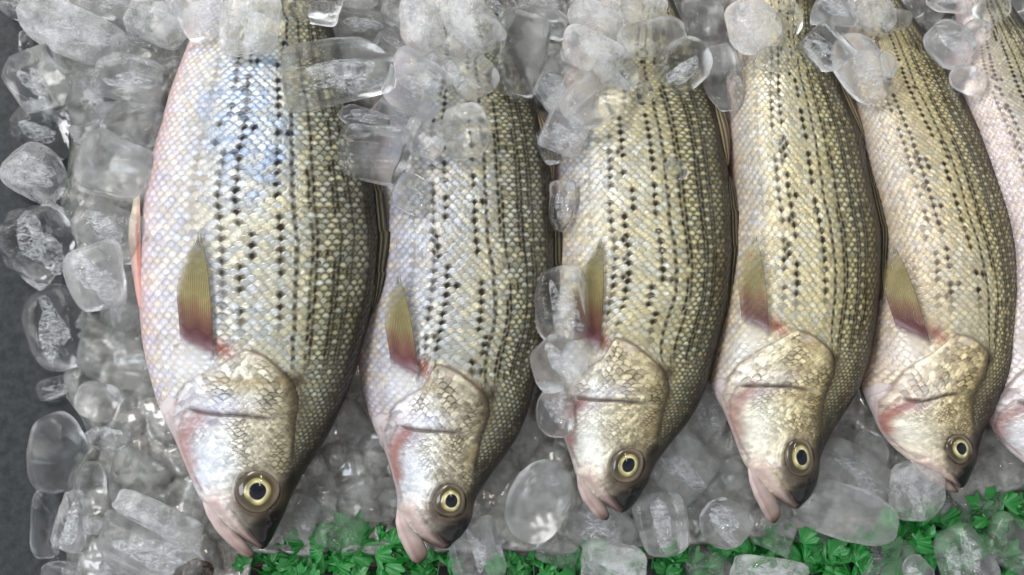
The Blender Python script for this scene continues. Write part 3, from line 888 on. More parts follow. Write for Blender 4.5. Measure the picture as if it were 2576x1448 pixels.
    if k != 1:
        back_fin('soft_dorsal_fin', 350, 150, 17, (.17, .135, .085), 1)

    # ---- pelvic fin, only seen beside the belly of the first fish
    if k == 1:
        pth = np.array([(352, 772), (347, 720), (342, 660), (339, 600), (341, 540), (344, 500), (347, 472)], float)
        wv = np.array([4, 9, 13, 14, 12, 8, 1.5])
        s = np.linspace(0, 1, 60); kk2 = np.linspace(0, 1, len(pth))
        px_ = np.interp(s, kk2, pth[:, 0]); py_ = np.interp(s, kk2, pth[:, 1]); w_ = np.interp(s, kk2, wv)
        ph = np.linspace(0, 2 * PI, 16, endpoint=False)
        x = px_[:, None] + w_[:, None] * np.cos(ph)[None]; y = np.repeat(py_[:, None], 16, 1)
        z = -12 + 0.45 * w_[:, None] * np.sin(ph)[None] + 8 * np.cos(ph)[None]
        W, _ = emit(x.ravel(), y.ravel(), z.ravel())
        sc_ = np.repeat(s[:, None], 16, 1).ravel(); cc = np.repeat(np.cos(ph)[None], 60, 0).ravel()
        pc = np.stack([np.interp(sc_, [0, .25, .6, 1], v) for v in ((.60, .62, .70, .66), (.34, .40, .60, .58), (.32, .36, .48, .46))], 1)
        pc = mix(pc, np.exp(-((cc - 0.55) / .35) ** 2) * np.exp(-((sc_ - .45) / .35) ** 2), (.42, .09, .06))
        new_mesh('pelvic_fin', W, grid_quads(60, 16, True), None, M_FIN, root, loc, {'pigment': pc, 'silver': np.full(len(W), .1), 'opacity': np.full(len(W), .97)})


# ------------------------------------------------------------------ counter and ice bed
def build_setting():
    w = 1.6
    V = np.array([(-w, -w, -26 * U), (w, -w, -26 * U), (w, w, -26 * U), (-w, w, -26 * U)])
    o = new_mesh('counter', V, [[0, 1, 2, 3]], None, M_COUNTER, smooth=False)
    tag(o, kind='structure')
    # bed of fused ice
    step = 5.0
    gx = np.arange(20, 2760, step); gy = np.arange(-330, 1520, step)
    X, Y = np.meshgrid(gx, gy)
    rg = np.random.RandomState(5)
    H = np.full(X.shape, 4.0)
    for _ in range(1500):
        cx, cy = rg.uniform(20, 2760), rg.uniform(-330, 1520)
        a = rg.uniform(45, 88); b = a * rg.uniform(0.6, 0.9); an = rg.uniform(0, PI)
        tx, ty = rg.normal(0, 0.12, 2)
        hgt = rg.uniform(26, 58)
        ix = np.where(np.abs(gx - cx) < a + 5)[0]; iy = np.where(np.abs(gy - cy) < a + 5)[0]
        if len(ix) == 0 or len(iy) == 0: continue
        sl = (slice(iy[0], iy[-1] + 1), slice(ix[0], ix[-1] + 1))
        dx = X[sl] - cx; dy = Y[sl] - cy
        u = (dx * math.cos(an) + dy * math.sin(an)) / a; v = (-dx * math.sin(an) + dy * math.cos(an)) / b
        d = np.abs(u) ** 2.8 + np.abs(v) ** 2.8
        z = hgt * np.maximum(1 - d, 0) ** 0.36 + tx * dx + ty * dy
        H[sl] = np.where(d < 1, np.maximum(H[sl], z), H[sl])
    P = np.stack([X.ravel(), Y.ravel()], 1)
    H = H + (2.0 * wav(P, 3, 0.07) + 1.0 * wav(P, 4, 0.2)).reshape(X.shape)
    left = np.interp(Y, [-330, 0, 200, 420, 600, 800, 900, 1000, 1100, 1250, 1400, 1520], [70, 80, 110, 150, 140, 200, 170, 150, 190, 165, 150, 150])
    left = left + 22 + 22 * wav(np.stack([Y.ravel() * 0, Y.ravel()], 1), 8, 0.03).reshape(X.shape)
    front = np.interp(X, [0, 580, 640, 1100, 1250, 1430, 1720, 2000, 2200, 2300, 2430, 2500, 2576, 2760], [1700, 1700, 1408, 1408, 1402, 1402, 1383, 1368, 1338, 1322, 1296, 1270, 1232, 1180])
    front = front + 7 * wav(np.stack([X.ravel(), X.ravel() * 0], 1), 9, 0.04).reshape(X.shape)
    k = sstep(X - left, -8, 26) * sstep(front - Y, -4, 22)
    H = -34 + (H + 34) * k ** 0.6
    q = world(X, Y, H).reshape(-1, 3)
    quads = grid_quads(len(gy), len(gx))
    keep = (k.ravel()[quads] > 0.002).any(1)
    o = new_mesh('ice_bed', q, quads[keep][:, ::-1], None, M_BED)
    tag(o, 'layer of grey fused ice slush spread under the fish', 'ice', kind='stuff')
    hm_add(X.ravel(), Y.ravel(), H.ravel())
    # brown rim in front of the ice
    fx = np.linspace(560, 2700, 200)
    fy = np.interp(fx, [560, 640, 1100, 1250, 1430, 1720, 2000, 2200, 2300, 2430, 2500, 2576, 2760], [1412, 1408, 1408, 1402, 1402, 1383, 1368, 1338, 1322, 1296, 1270, 1232, 1180])
    prof_ = [(-6, -25), (-6, -4), (0, 0), (12, 0), (18, -5), (18, -25)]
    V = np.concatenate([world(fx, fy + a, np.full_like(fx, b)) for a, b in prof_])
    n = len(fx); quads = []
    for s_ in range(len(prof_) - 1):
        i = np.arange(n - 1)
        quads.append(np.stack([s_ * n + i, s_ * n + i + 1, (s_ + 1) * n + i + 1, (s_ + 1) * n + i], 1))
    o = new_mesh('tray_rim', V, np.concatenate(quads), None, M_RIM, smooth=False)
    tag(o, 'low brown tray rim between the ice and the green parsley', 'tray rim')


BED_HM = None

# ------------------------------------------------------------------ ice
_n = 19


def cube_sphere():
    g = np.linspace(-1, 1, _n + 1); g = np.tan(g * PI / 4)
    faces = []; verts = []; idx = {}
    quads = []
    for ax in range(3):
        for sg in (-1, 1):
            loc = np.zeros((_n + 1, _n + 1), int)
            for i in range(_n + 1):
                for j in range(_n + 1):
                    p = [0, 0, 0]; p[ax] = sg; p[(ax + 1) % 3] = g[i] * sg; p[(ax + 2) % 3] = g[j]
                    key = tuple(round(c, 6) for c in p)
                    if key not in idx: idx[key] = len(verts); verts.append(p)
                    loc[i, j] = idx[key]
            for i in range(_n):
                for j in range(_n):
                    quads.append((loc[i, j], loc[i + 1, j], loc[i + 1, j + 1], loc[i, j + 1]))
    v = np.array(verts, float)
    return v / np.linalg.norm(v, axis=1)[:, None], np.array(quads)


CS_V, CS_Q = cube_sphere()


def ice_shape(Lh, Wh, Th, shape, rg):
    """local vertices (units). shape: b block, o oval, r ribbed, j jagged, w wedge, h holed, t thin"""
    d = CS_V.copy()
    p = {'b': 5.5, 'o': 2.5, 'r': 4.6, 'j': 3.6, 'w': 4.0, 'h': 3.2, 't': 2.8}[shape] * rg.uniform(0.9, 1.1)
    r = (np.abs(d) ** p).sum(1) ** (-1 / p)
    v = d * r[:, None]
    sd = rg.randint(1 << 30)
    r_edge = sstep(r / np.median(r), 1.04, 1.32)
    # uneven melt
    amp = {'b': .055, 'o': .05, 'r': .05, 'j': .13, 'w': .06, 'h': .06, 't': .05}[shape]
    v = v * (1 + amp * wav(v, sd, 2.3, 5) + amp * 0.5 * wav(v, sd + 1, 5.2, 6) + (0.05 * wav(v, sd + 2, 11, 6) if shape == 'j' else 0.012 * wav(v, sd + 2, 12, 6)))[:, None]
    # flat melted facets
    for q in range({'b': 5, 'o': 3, 'r': 3, 'j': 9, 'w': 5, 'h': 2, 't': 0}[shape]):
        nn = rg.normal(size=3); nn /= np.linalg.norm(nn)
        sup = (v @ nn).max(); dd = v @ nn - sup * rg.uniform(.74, .9)
        v = v - nn[None] * np.where(dd > 0, dd * 0.88, 0)[:, None]
    # shear / taper so no two are alike
    tp = rg.uniform(-0.14, 0.14) + (0.42 if shape == 'w' else 0)
    v[:, 1] *= 1 - tp * v[:, 0]; v[:, 2] *= 1 - 0.6 * tp * v[:, 0]
    v[:, 1] += rg.uniform(-0.12, 0.12) * v[:, 0]
    v[:, 1] += rg.uniform(-0.12, 0.12) * (v[:, 0] ** 2 - 0.4)
    if shape == 'r':
        v[:, 2] *= 1 + 0.10 * np.cos(v[:, 1] * 7.5 + rg.uniform(0, 6))
    nd_ = {'h': 1, 'b': 2, 'r': 1, 'j': 5, 'o': 1, 'w': 2, 't': 1}[shape]
    for q in range(nd_):
        c = rg.normal(size=3); c[2] = abs(c[2]) + 0.3; c /= np.linalg.norm(c)
        if shape == 'h': c = np.array([rg.uniform(-.3, .3), rg.uniform(-.3, .3), 1.0])
        rad, dep = (0.5, 0.42) if shape == 'h' else (rg.uniform(.35, .7), rg.uniform(.05, .14 if shape != 'j' else .24))
        dd = np.linalg.norm(v - c * (1.0 if shape != 'b' else 1.05), axis=1)
        v = v - c[None] * (dep * np.exp(-(dd / rad) ** 2))[:, None]
    fr = np.clip(r_edge * (0.7 + 0.5 * wav(CS_V, sd + 3, 5.0)) + 0.35 * sstep(wav(CS_V, sd + 4, 3.0), 0.9, 1.8), 0, 1)  # light caught by the edges painted as white, plus random frost patches
    return v * np.array([Lh, Wh, Th])[None], fr


def rot_z(v, a):
    c, s = math.cos(a), math.sin(a)
    return np.stack([v[:, 0] * c - v[:, 1] * s, v[:, 0] * s + v[:, 1] * c, v[:, 2]], 1)


def rot_x(v, a):
    c, s = math.cos(a), math.sin(a)
    return np.stack([v[:, 0], v[:, 1] * c - v[:, 2] * s, v[:, 1] * s + v[:, 2] * c], 1)


def rot_y(v, a):
    c, s = math.cos(a), math.sin(a)
    return np.stack([v[:, 0] * c + v[:, 2] * s, v[:, 1], -v[:, 0] * s + v[:, 2] * c], 1)


LABELS = set()


def place_ice(cx, cy, L, W, ang, shape, mk, layer, label, name='ice_cube', group='loose ice cubes', cat='ice cube'):
    rg = np.random.RandomState(int(abs(cx * 7 + cy * 131 + L * 17)) % 99991)
    T = W * {'t': 0.32, 'o': .78, 'b': .8, 'w': .7}.get(shape, .75)
    v, rimlight_frost = ice_shape(L / 2 * 1.02, W / 2 * 1.02, T / 2, shape, rg)
    v = rot_x(v, rg.uniform(-.16, .16)); v = rot_y(v, rg.uniform(-.12, .12))
    v = rot_z(v, -math.radians(ang))
    # footprint
    yy, xx = np.mgrid[0:HM.shape[0], 0:HM.shape[1]]
    x0 = int((cx - L * .5 - HX0) / HC); x1 = int((cx + L * .5 - HX0) / HC) + 1
    y0 = int((cy - L * .5 - HY0) / HC); y1 = int((cy + L * .5 - HY0) / HC) + 1
    x0, y0 = max(x0, 0), max(y0, 0); x1, y1 = min(x1, HM.shape[1]), min(y1, HM.shape[0])
    PX = HX0 + (np.arange(x0, x1) + .5) * HC; PY = HY0 + (np.arange(y0, y1) + .5) * HC
    GX, GY = np.meshgrid(PX - cx, PY - cy)
    ca, sa = math.cos(math.radians(ang)), math.sin(math.radians(ang))
    u = (GX * ca + GY * sa) / (L / 2); w = (-GX * sa + GY * ca) / (W / 2)
    d = np.abs(u) ** 2.6 + np.abs(w) ** 2.6
    src = BED_HM if layer == 0 else HM
    ins = d < 0.75
    vals = src[y0:y1, x0:x1][ins]
    if len(vals) == 0: vals = np.array([0.0])
    base = np.percentile(vals, 45 if layer == 0 else 72)
    zc = base + T * (0.22 if layer == 0 else 0.40)
    zc = max(zc, -25 + T * .45)
    top = zc + T / 2 * np.maximum(1 - d, 0) ** .4
    sub = HM[y0:y1, x0:x1]
    np.maximum(sub, np.where(d < 1, top, -99), out=sub)
    loc = world(cx, cy, zc)
    o = new_mesh(name, v * U, CS_Q, None, M_ICE[mk], attrs={'rimlight_frost': rimlight_frost})
    o.location = loc
    tag(o, label, cat, group)
    if label in LABELS and group == 'loose ice cubes': print('DUPLICATE LABEL', label)
    LABELS.add(label)
    if shape != 't' and mk != 'd' and min(L, W) > 55 and rg.rand() < 0.72:
      for _c in range(2 if L > 110 else 1):
        vv = CS_V.copy() * (1 + 0.28 * wav(CS_V, rg.randint(1 << 30), 3.0, 6))[:, None]
        vv = vv * np.array([L * .30, W * rg.uniform(.08, .2), T * .12])[None]
        vv = rot_x(vv, rg.uniform(-.5, .5))
        vv = rot_z(vv, -math.radians(ang + rg.uniform(-14, 14)))
        vv += np.array([rg.uniform(-.13, .13) * L, rg.uniform(-.16, .16) * W, rg.uniform(-.05, .12) * T])
        c = new_mesh('cloudy_core', vv * U, CS_Q, None, M_CORE, o)
    return o


# cx, cy, length, width, angle (clockwise, degrees), shape, ice kind, layer (0 sunk under, 1 loose), label
ICE = [
    # --- sunk pieces first
    (110, 320, 155, 118, 20, 'j', 'c', 0, 'dim bubbly ice cube between the hexagonal cube and the smooth egg'),
    (230, 240, 150, 130, 60, 'b', 'm', 0, 'grey block shadowed under the long pebble at the upper left'),
    (345, 105, 160, 100, 35, 'o', 'c', 0, 'curved clear ice piece under the right end of the long pebble'),
    (437, 150, 95, 70, -30, 'j', 'c', 0, 'glassy shard tucked against the shoulder of the largest fish'),
    (190, 530, 125, 105, 20, 'b', 'c', 0, 'sunken block right of the jagged lump, below the smooth egg'),
    (235, 805, 80, 75, 10, 'j', 'm', 0, 'crumbled ice chip right of the dark-hearted egg'),
    (290, 900, 175, 135, 15, 'b', 'd', 0, 'dull sunken slab beside the largest fish near its gill'),
    (310, 770, 195, 120, 80, 'o', 'm', 0, 'upright oval wedged against the largest fish beside its pelvic fin'),
    (205, 955, 85, 82, 0, 'o', 'c', 0, 'small round ice behind the flat oval at the left edge'),
    (350, 1218, 155, 145, 20, 'b', 'd', 0, 'dull rounded block lying above the long ice rod'),
    (467, 1260, 95, 88, 20, 'b', 'd', 0, 'half hidden block tucked beside the jaw of the largest fish'),
    (190, 1392, 118, 105, 60, 'j', 'c', 0, 'rough clear lump below the pale column at lower left'),
    (310, 1432, 110, 80, 10, 'b', 'm', 0, 'grey lump under the big slab at the bottom edge'),
    (813, 1252, 105, 62, 85, 'b', 'c', 0, 'narrow upright glassy block right of the largest fish snout'),
    (885, 1065, 120, 85, 60, 'o', 'd', 0, 'dull oval showing between the first and second fish at the cheeks'),
    (940, 1145, 105, 74, 70, 'o', 'd', 0, 'thin dull oval left of the second fish cheek'),
    (925, 1255, 150, 125, 10, 'b', 'd', 0, 'wide bubbly grey block left of the second fish jaw'),
    (755, 1300, 120, 85, 120, 'b', 'd', 0, 'grey block hidden right of the largest fish dark snout'),
    (860, 1340, 120, 90, 20, 'b', 'd', 0, 'grey block just above the left parsley clump'),
    (1250, 1180, 120, 90, 120, 'b', 'd', 0, 'murky block right of the second fish forehead'),
    (1320, 1090, 130, 105, 70, 'j', 'd', 0, 'murky block below the ice chain between second and third fish'),
    (1405, 1378, 105, 88, 20, 'b', 'm', 0, 'low grey block under the lone big oblong near the parsley'),
    (1300, 1385, 100, 70, 0, 'b', 'd', 0, 'flat grey piece right of the cube by the second fish mouth'),
    (1512, 1331, 165, 132, 42, 'r', 'm', 0, 'streaky block right under the third fish open jaw'),
    (1712, 1172, 155, 142, 40, 'b', 'm', 0, 'large rounded block touching the third fish forehead'),
    (1777, 1045, 145, 108, 70, 'w', 'm', 0, 'wedge of ice between the backs of third and fourth fish heads'),
    (1828, 1150, 110, 90, 20, 'b', 'd', 0, 'murky block left of the fourth fish cheek'),
    (1845, 1228, 120, 105, 40, 'b', 'd', 0, 'murky block left of the fourth fish lower jaw'),
    (1945, 1338, 100, 84, 20, 'b', 'm', 0, 'grey block under the fourth fish jaw tip'),
    (2055, 1337, 140, 70, 5, 'b', 'd', 0, 'flat grey slab below the long pebble near the fourth fish'),
    (2145, 1190, 195, 122, 35, 'r', 'm', 0, 'ribbed block between fourth and fifth fish snouts'),
    (2128, 1112, 85, 66, 10, 'j', 'd', 0, 'murky lump under the fourth fish back near its eye'),
    (2464, 1255, 180, 116, -20, 'w', 'm', 0, 'pointed ice slab right of the fifth fish closed mouth'),
    (2520, 1150, 130, 100, 50, 'b', 'd', 0, 'murky block between fifth and sixth fish heads'),
    (1620, 1225, 110, 80, 60, 'b', 'd', 0, 'murky block behind the third fish snout'),
    (1750, 1260, 110, 90, 20, 'b', 'd', 0, 'murky block between the two small cubes below the fourth fish'),
    (2360, 1180, 110, 90, 60, 'b', 'd', 0, 'murky block behind the fifth fish chin'),
    # --- left column, loose
    (60, 8, 100, 92, 20, 'b', 'm', 1, 'ice block cut by the top left corner'),
    (277, 4, 140, 88, 10, 'b', 'm', 1, 'ice block at the top edge right above the long pebble'),
    (403, 45, 150, 124, 30, 'b', 'f', 1, 'frosted cube left of the pink-tipped wedge at the top'),
    (64, 105, 62, 34, 85, 'b', 'c', 1, 'tiny glassy stub left of the long pebble'),
    (95, 200, 172, 142, 55, 'b', 'c', 1, 'hexagonal clear cube with bright lower lip at the left edge'),
    (323, 200, 162, 118, 8, 'b', 'm', 1, 'plump milky cube beside the largest fish, under the long pebble'),
    (225, 327, 88, 66, -15, 'j', 'c', 1, 'small spiky ice chip left of the amber cube'),
    (337, 310, 158, 124, -14, 'b', 'm', 1, 'amber tinged cube pressed on the largest fish belly'),
    (293, 420, 178, 150, 15, 'b', 'm', 1, 'wide grey cube below the amber tinged cube'),
    (185, 78, 292, 132, 21, 'o', 'f', 1, 'longest pebble-shaped ice at the upper left'),
    (90, 438, 172, 136, 30, 'o', 'f', 1, 'smooth egg of ice with white crown at the left edge'),
    (280, 577, 175, 122, 30, 'b', 'm', 1, 'slanted block reaching the pale pelvic fin'),
    (243, 700, 155, 134, 70, 'b', 'm', 1, 'matte grey block below the slanted block'),
    (105, 617, 205, 175, 62, 'j', 'c', 1, 'biggest jagged glassy lump at the left edge'),
    (148, 828, 222, 152, 68, 'h', 'c', 1, 'dark-hearted clear egg below the jagged lump'),
    (135, 976, 98, 58, -18, 'o', 'c', 1, 'small flat oval below the dark-hearted egg'),
    (272, 1095, 104, 78, 20, 'j', 'c', 1, 'bubbly lump joined below the bright round ice'),
    (245, 1010, 112, 100, 20, 'o', 'm', 1, 'bright round ice in the left column, level with the gill'),
    (228, 1230, 135, 78, 88, 'o', 'c', 1, 'clear nub fused to the right of the round clear ball'),
    (148, 1138, 190, 150, 72, 'o', 'c', 1, 'large round clear ball with frosty left side'),
    (115, 1318, 172, 74, 85, 'h', 'c', 1, 'tall dark clear piece at the lower left'),
    (178, 1322, 150, 84, 100, 'j', 'm', 1, 'pale cloudy column between dark clear piece and long rod'),
    (233, 1320, 52, 48, 0, 'o', 'f', 1, 'little white bead left of the long rod'),
    (373, 1392, 285, 125, 20, 'b', 'm', 1, 'biggest slab at the bottom left under the long rod'),
    (397, 1305, 232, 74, 25, 'b', 'f', 1, 'long white ice rod lying on the big slab'),
    (155, 1446, 105, 62, 5, 'o', 'c', 1, 'clear dome cut by the bottom edge at the left'),
    # --- top strip
    (900, 6, 100, 50, 0, 'j', 'm', 1, 'crumbly strip at the top edge above the smoky cube'),
    (1009, 27, 95, 88, 20, 'b', 'f', 1, 'pale block at the top left of the bright boulder'),
    (987, 125, 100, 98, 30, 'b', 'm', 1, 'cloudy block between ribbed slab and bright cube'),
    (1255, 30, 85, 90, 30, 'j', 'c', 1, 'dark glassy cluster above the leaning slab'),
    (1359, 15, 130, 78, 10, 'j', 'm', 1, 'crumbly block at the top edge above the little oval'),
    (1425, 85, 40, 48, 20, 'o', 'c', 1, 'tiny clear bead right of the little oval'),
    (1394, 125, 34, 32, 0, 'j', 'f', 1, 'tiny white crumb under the little oval'),
    (1412, 213, 150, 132, 50, 'b', 'm', 1, 'brown tinted block between second and third fish'),
    (1612, 26, 140, 86, 10, 'j', 'f', 1, 'rough white block at the top edge over the third fish'),
    (1774, 50, 140, 104, 80, 'j', 'm', 1, 'bubbly block left of the biggest frosted egg'),
    (2125, 62, 80, 74, 40, 'b', 'm', 1, 'brownish block behind the triangular cube'),
    (2350, 36, 50, 42, 0, 'o', 'c', 1, 'small clear bead above the grey egg by the sixth fish'),
    (2394, 4, 120, 56, 0, 'b', 'c', 1, 'clear bar at the top edge between fifth and sixth fish'),
    (2455, 82, 66, 76, 40, 'o', 'm', 1, 'pale pink-tinged oval on the sixth fish shoulder'),
    (2255, 50, 52, 84, 90, 'o', 'm', 1, 'slim peach-tinged piece right of the pink frosted cube'),
    (2303, 20, 44, 54, 0, 'o', 'c', 1, 'tiny clear bead on the fifth fish back at the top'),
    (500, 28, 180, 122, 74, 'w', 'm', 1, 'pink-tipped wedge pointing down at the largest fish'),
    (778, 4, 156, 96, 5, 'b', 'c', 1, 'yellowish clear block at the top edge on the largest fish'),
    (628, 60, 152, 140, 90, 'r', 'f', 1, 'upright grooved block on the tail end of the largest fish'),
    (900, 65, 142, 92, 6, 'b', 'c', 1, 'smoky dark cube on the back of the largest fish'),
    (850, 184, 262, 156, -8, 'r', 'c', 1, 'broad ribbed clear slab across the back of the largest fish'),
    (1182, 58, 156, 120, 62, 'b', 'f', 1, 'smooth tilted block right of the bright boulder'),
    (1059, 66, 145, 106, 85, 'b', 'f', 1, 'bright white boulder above the shiny square cube'),
    (1172, 178, 178, 112, 44, 'b', 'm', 1, 'diagonal block with a shiny blue tip on the second fish'),
    (1069, 350, 98, 88, 20, 'b', 'm', 1, 'small cube under the shiny square cube'),
    (985, 300, 110, 90, 30, 'b', 'm', 1, 'flat cloudy piece between the lens and the small cube'),
    (1047, 217, 150, 140, 25, 'b', 'm', 1, 'shiny square cube between the first and second fish'),
    (1307, 140, 208, 126, 103, 'b', 'c', 1, 'leaning tall slab on the second fish tail end'),
    (1385, 58, 90, 78, 10, 'o', 'm', 1, 'little oval at the shoulder of the leaning slab'),
    (945, 388, 178, 140, 6, 'r', 'c', 1, 'clear cube with a white streak over the first fish back fin'),
    (915, 297, 124, 58, 16, 'o', 'c', 1, 'lens shaped piece lying above the white streaked cube'),
    (1173, 327, 132, 114, 75, 'h', 'm', 1, 'ringed round cube on the second fish flank'),
    (1042, 492, 104, 92, 20, 't', 'c', 1, 'flat transparent disc melted onto the second fish'),
    (1380, 372, 92, 52, 65, 'h', 'c', 1, 'thin glassy ring shard beside the second fish dorsal fin'),
    (1418, 335, 116, 98, 22, 'b', 'm', 1, 'squat cube under the big drop at the third fish shoulder'),
    (1499, 45, 150, 128, 72, 'o', 'f', 1, 'smooth frosted boulder at the top between second and third fish'),
    (1489, 135, 156, 98, 26, 'b', 'f', 1, 'cloudy white block below the smooth frosted boulder'),
    (1565, 183, 95, 78, 62, 'o', 'c', 1, 'clear nodule left of the honey coloured pebble'),
    (1637, 95, 176, 96, -10, 'o', 'm', 1, 'long honey coloured pebble across the third fish'),
    (1495, 248, 168, 132, -32, 'h', 'm', 1, 'big drop shaped ice on the third fish belly'),
    (1623, 236, 54, 44, 80, 'o', 'c', 1, 'single water clear droplet on the third fish lateral line'),
    (1817, 198, 168, 104, 80, 'h', 'c', 1, 'lens clear pebble over the dorsal edge of the third fish'),
    (1722, 162, 140, 122, -42, 'o', 'c', 1, 'crystal clear barrel on the third fish back'),
    (1891, 63, 148, 130, 70, 'o', 'f', 1, 'biggest frosted egg at the top of the fourth fish'),
    (1985, 45, 92, 62, 88, 'o', 'c', 1, 'slim clear piece right of the biggest frosted egg'),
    (1951, 150, 110, 64, 4, 't', 'c', 1, 'flat transparent tablet melted onto the fourth fish'),
    (2167, 178, 182, 122, 60, 'o', 'm', 1, 'large oval block between the fourth and fifth fish'),
    (2104, 26, 112, 94, 30, 'w', 'm', 1, 'triangular cube at the top edge beside the fourth fish'),
    (2077, 120, 122, 96, 52, 'b', 'c', 1, 'diamond shaped cube with a bright rim on the fourth fish back'),
    (2202, 34, 108, 98, 80, 'o', 'f', 1, 'pink frosted cube at the top of the fifth fish'),
    (2233, 163, 66, 44, 80, 'o', 'm', 1, 'small pale bead right of the large oval block'),
    (2387, 110, 126, 112, 40, 'o', 'm', 1, 'grey egg with frosty middle on the fifth fish back'),
    (2434, 200, 88, 76, 30, 'o', 'c', 1, 'dark clear lump below the grey egg'),
    (2497, 23, 98, 72, -20, 'o', 'c', 1, 'glossy lump at the top edge on the sixth fish'),
    (2560, 8, 70, 52, 0, 'o', 'c', 1, 'clear bit in the top right corner'),
    # --- chain between second and third fish
    (1415, 515, 120, 62, 89, 'b', 'c', 1, 'thin upright bar leaning on the second fish dorsal fin'),
    (1398, 1038, 118, 92, 95, 'o', 'c', 1, 'lowest ball of the ice chain beside the third fish cheek'),
    (1414, 764, 184, 124, 90, 'h', 'c', 1, 'topmost hollow egg of the ice chain by the third fish fin'),
    (1402, 912, 134, 128, 60, 'o', 'c', 1, 'middle ball of the ice chain beside the third fish gill'),
    (1700, 425, 60, 44, 30, 't', 'c', 1, 'water blister on the third fish near its lateral line'),
    # --- under the heads
    (1357, 1262, 212, 146, -58, 'o', 'm', 1, 'lone big oblong between the second and third fish heads'),
    (1194, 1382, 144, 122, 78, 'b', 'm', 1, 'cube touching the second fish snout'),
    (1667, 1321, 152, 124, 80, 'r', 'm', 1, 'upright cube right of the third fish mouth'),
    (1824, 1315, 126, 118, 40, 'o', 'c', 1, 'teardrop shaped cube left of the fourth fish jaw'),
    (2122, 1288, 246, 128, 20, 'o', 'm', 1, 'long pebble right of the fourth fish gaping mouth'),
    (2193, 1130, 98, 66, 60, 'h', 'c', 1, 'small hollow teardrop left of the fifth fish cheek'),
    (2307, 1238, 154, 136, 80, 'h', 'f', 1, 'bright holed cube in front of the fifth fish chin'),
    # --- on the parsley
    (1543, 1428, 152, 116, 10, 'b', 'f', 1, 'frosty cube on the parsley below the third fish'),
    (1780, 1438, 132, 112, 20, 'o', 'm', 1, 'green tinged dome on the parsley at the bottom edge'),
    (1935, 1447, 180, 84, 14, 'b', 'f', 1, 'long frosty block cut by the bottom edge on the parsley'),
    (2310, 1436, 80, 66, 40, 'o', 'm', 1, 'grey bit peeking beside the tall wedge on the parsley'),
    (2215, 1420, 160, 128, 115, 'w', 'm', 1, 'tall wedge standing on the parsley with its tip up'),
    (2422, 1402, 156, 126, 68, 'r', 'm', 1, 'green glassy block on the parsley near the right edge'),
    (2542, 1374, 150, 134, 25, 'b', 'm', 1, 'shiny white capped cube on the parsley at the right edge'),
]


def build_ice():
    for e in ICE:
        place_ice(*e)
    # small chips of ice scattered in the gaps
    rg = np.random.RandomState(77)
    spots = []
    tries = 0
    while len(spots) < 46 and tries < 4000:
        tries += 1
        z = rg.randint(3)
        if z == 0: x, y = rg.uniform(150, 420), rg.uniform(60, 1400)
        elif z == 1: x, y = rg.uniform(700, 2500), rg.uniform(1080, 1370)
        else: x, y = rg.uniform(850, 2500), rg.uniform(-10, 120)
        if any((x - a) ** 2 + (y - b) ** 2 < 55 ** 2 for a, b in spots): continue
        iy = int((y - HY0) / HC); ix = int((x - HX0) / HC)
        if BED_HM[iy, ix] < 0: continue
        spots.append((x, y))
        s = rg.uniform(28, 62)
        place_ice(x, y, s * 1.2, s, rg.uniform(0, 180), rg.choice(['j', 'o', 'b']), rg.choice(['c', 'm']), 0,
                  'small broken chip of ice wedged in a gap of the ice bed', 'ice_chip', 'small ice chips in the gaps', 'ice chip')


# ------------------------------------------------------------------ parsley
def leaf_mesh(seed):
    rg = np.random.RandomState(seed)
    na, nr_ = 96, 8
    th = np.linspace(-1.75, 1.75, na)
    lob = 0.70 + 0.30 * np.abs(np.cos(th * rg.uniform(1.25, 1.6) + rg.uniform(-.3, .3))) ** 0.8
    sc = 1 - 0.13 * np.abs(np.sin(th * rg.uniform(4.4, 5.6) + rg.uniform(0, 3))) ** 4 - 0.10 * np.abs(np.sin(th * rg.uniform(9, 11) + rg.uniform(0, 3))) ** 3
    rim = lob * sc
    rr = np.linspace(0.04, 1, nr_)
    R = rim[None] * rr[:, None]
    x = R * np.cos(th)[None]; y = R * np.sin(th)[None]
    z = 0.24 * rr[:, None] ** 2 * np.sin(th * rg.uniform(4, 6) + rg.uniform(0, 6))[None] - 0.5 * R ** 2 + 0.022 * np.cos(th * 18)[None] * rr[:, None]
    V = np.stack([x.ravel(), y.ravel(), z.ravel()], 1)
    return V, grid_quads(nr_, na)


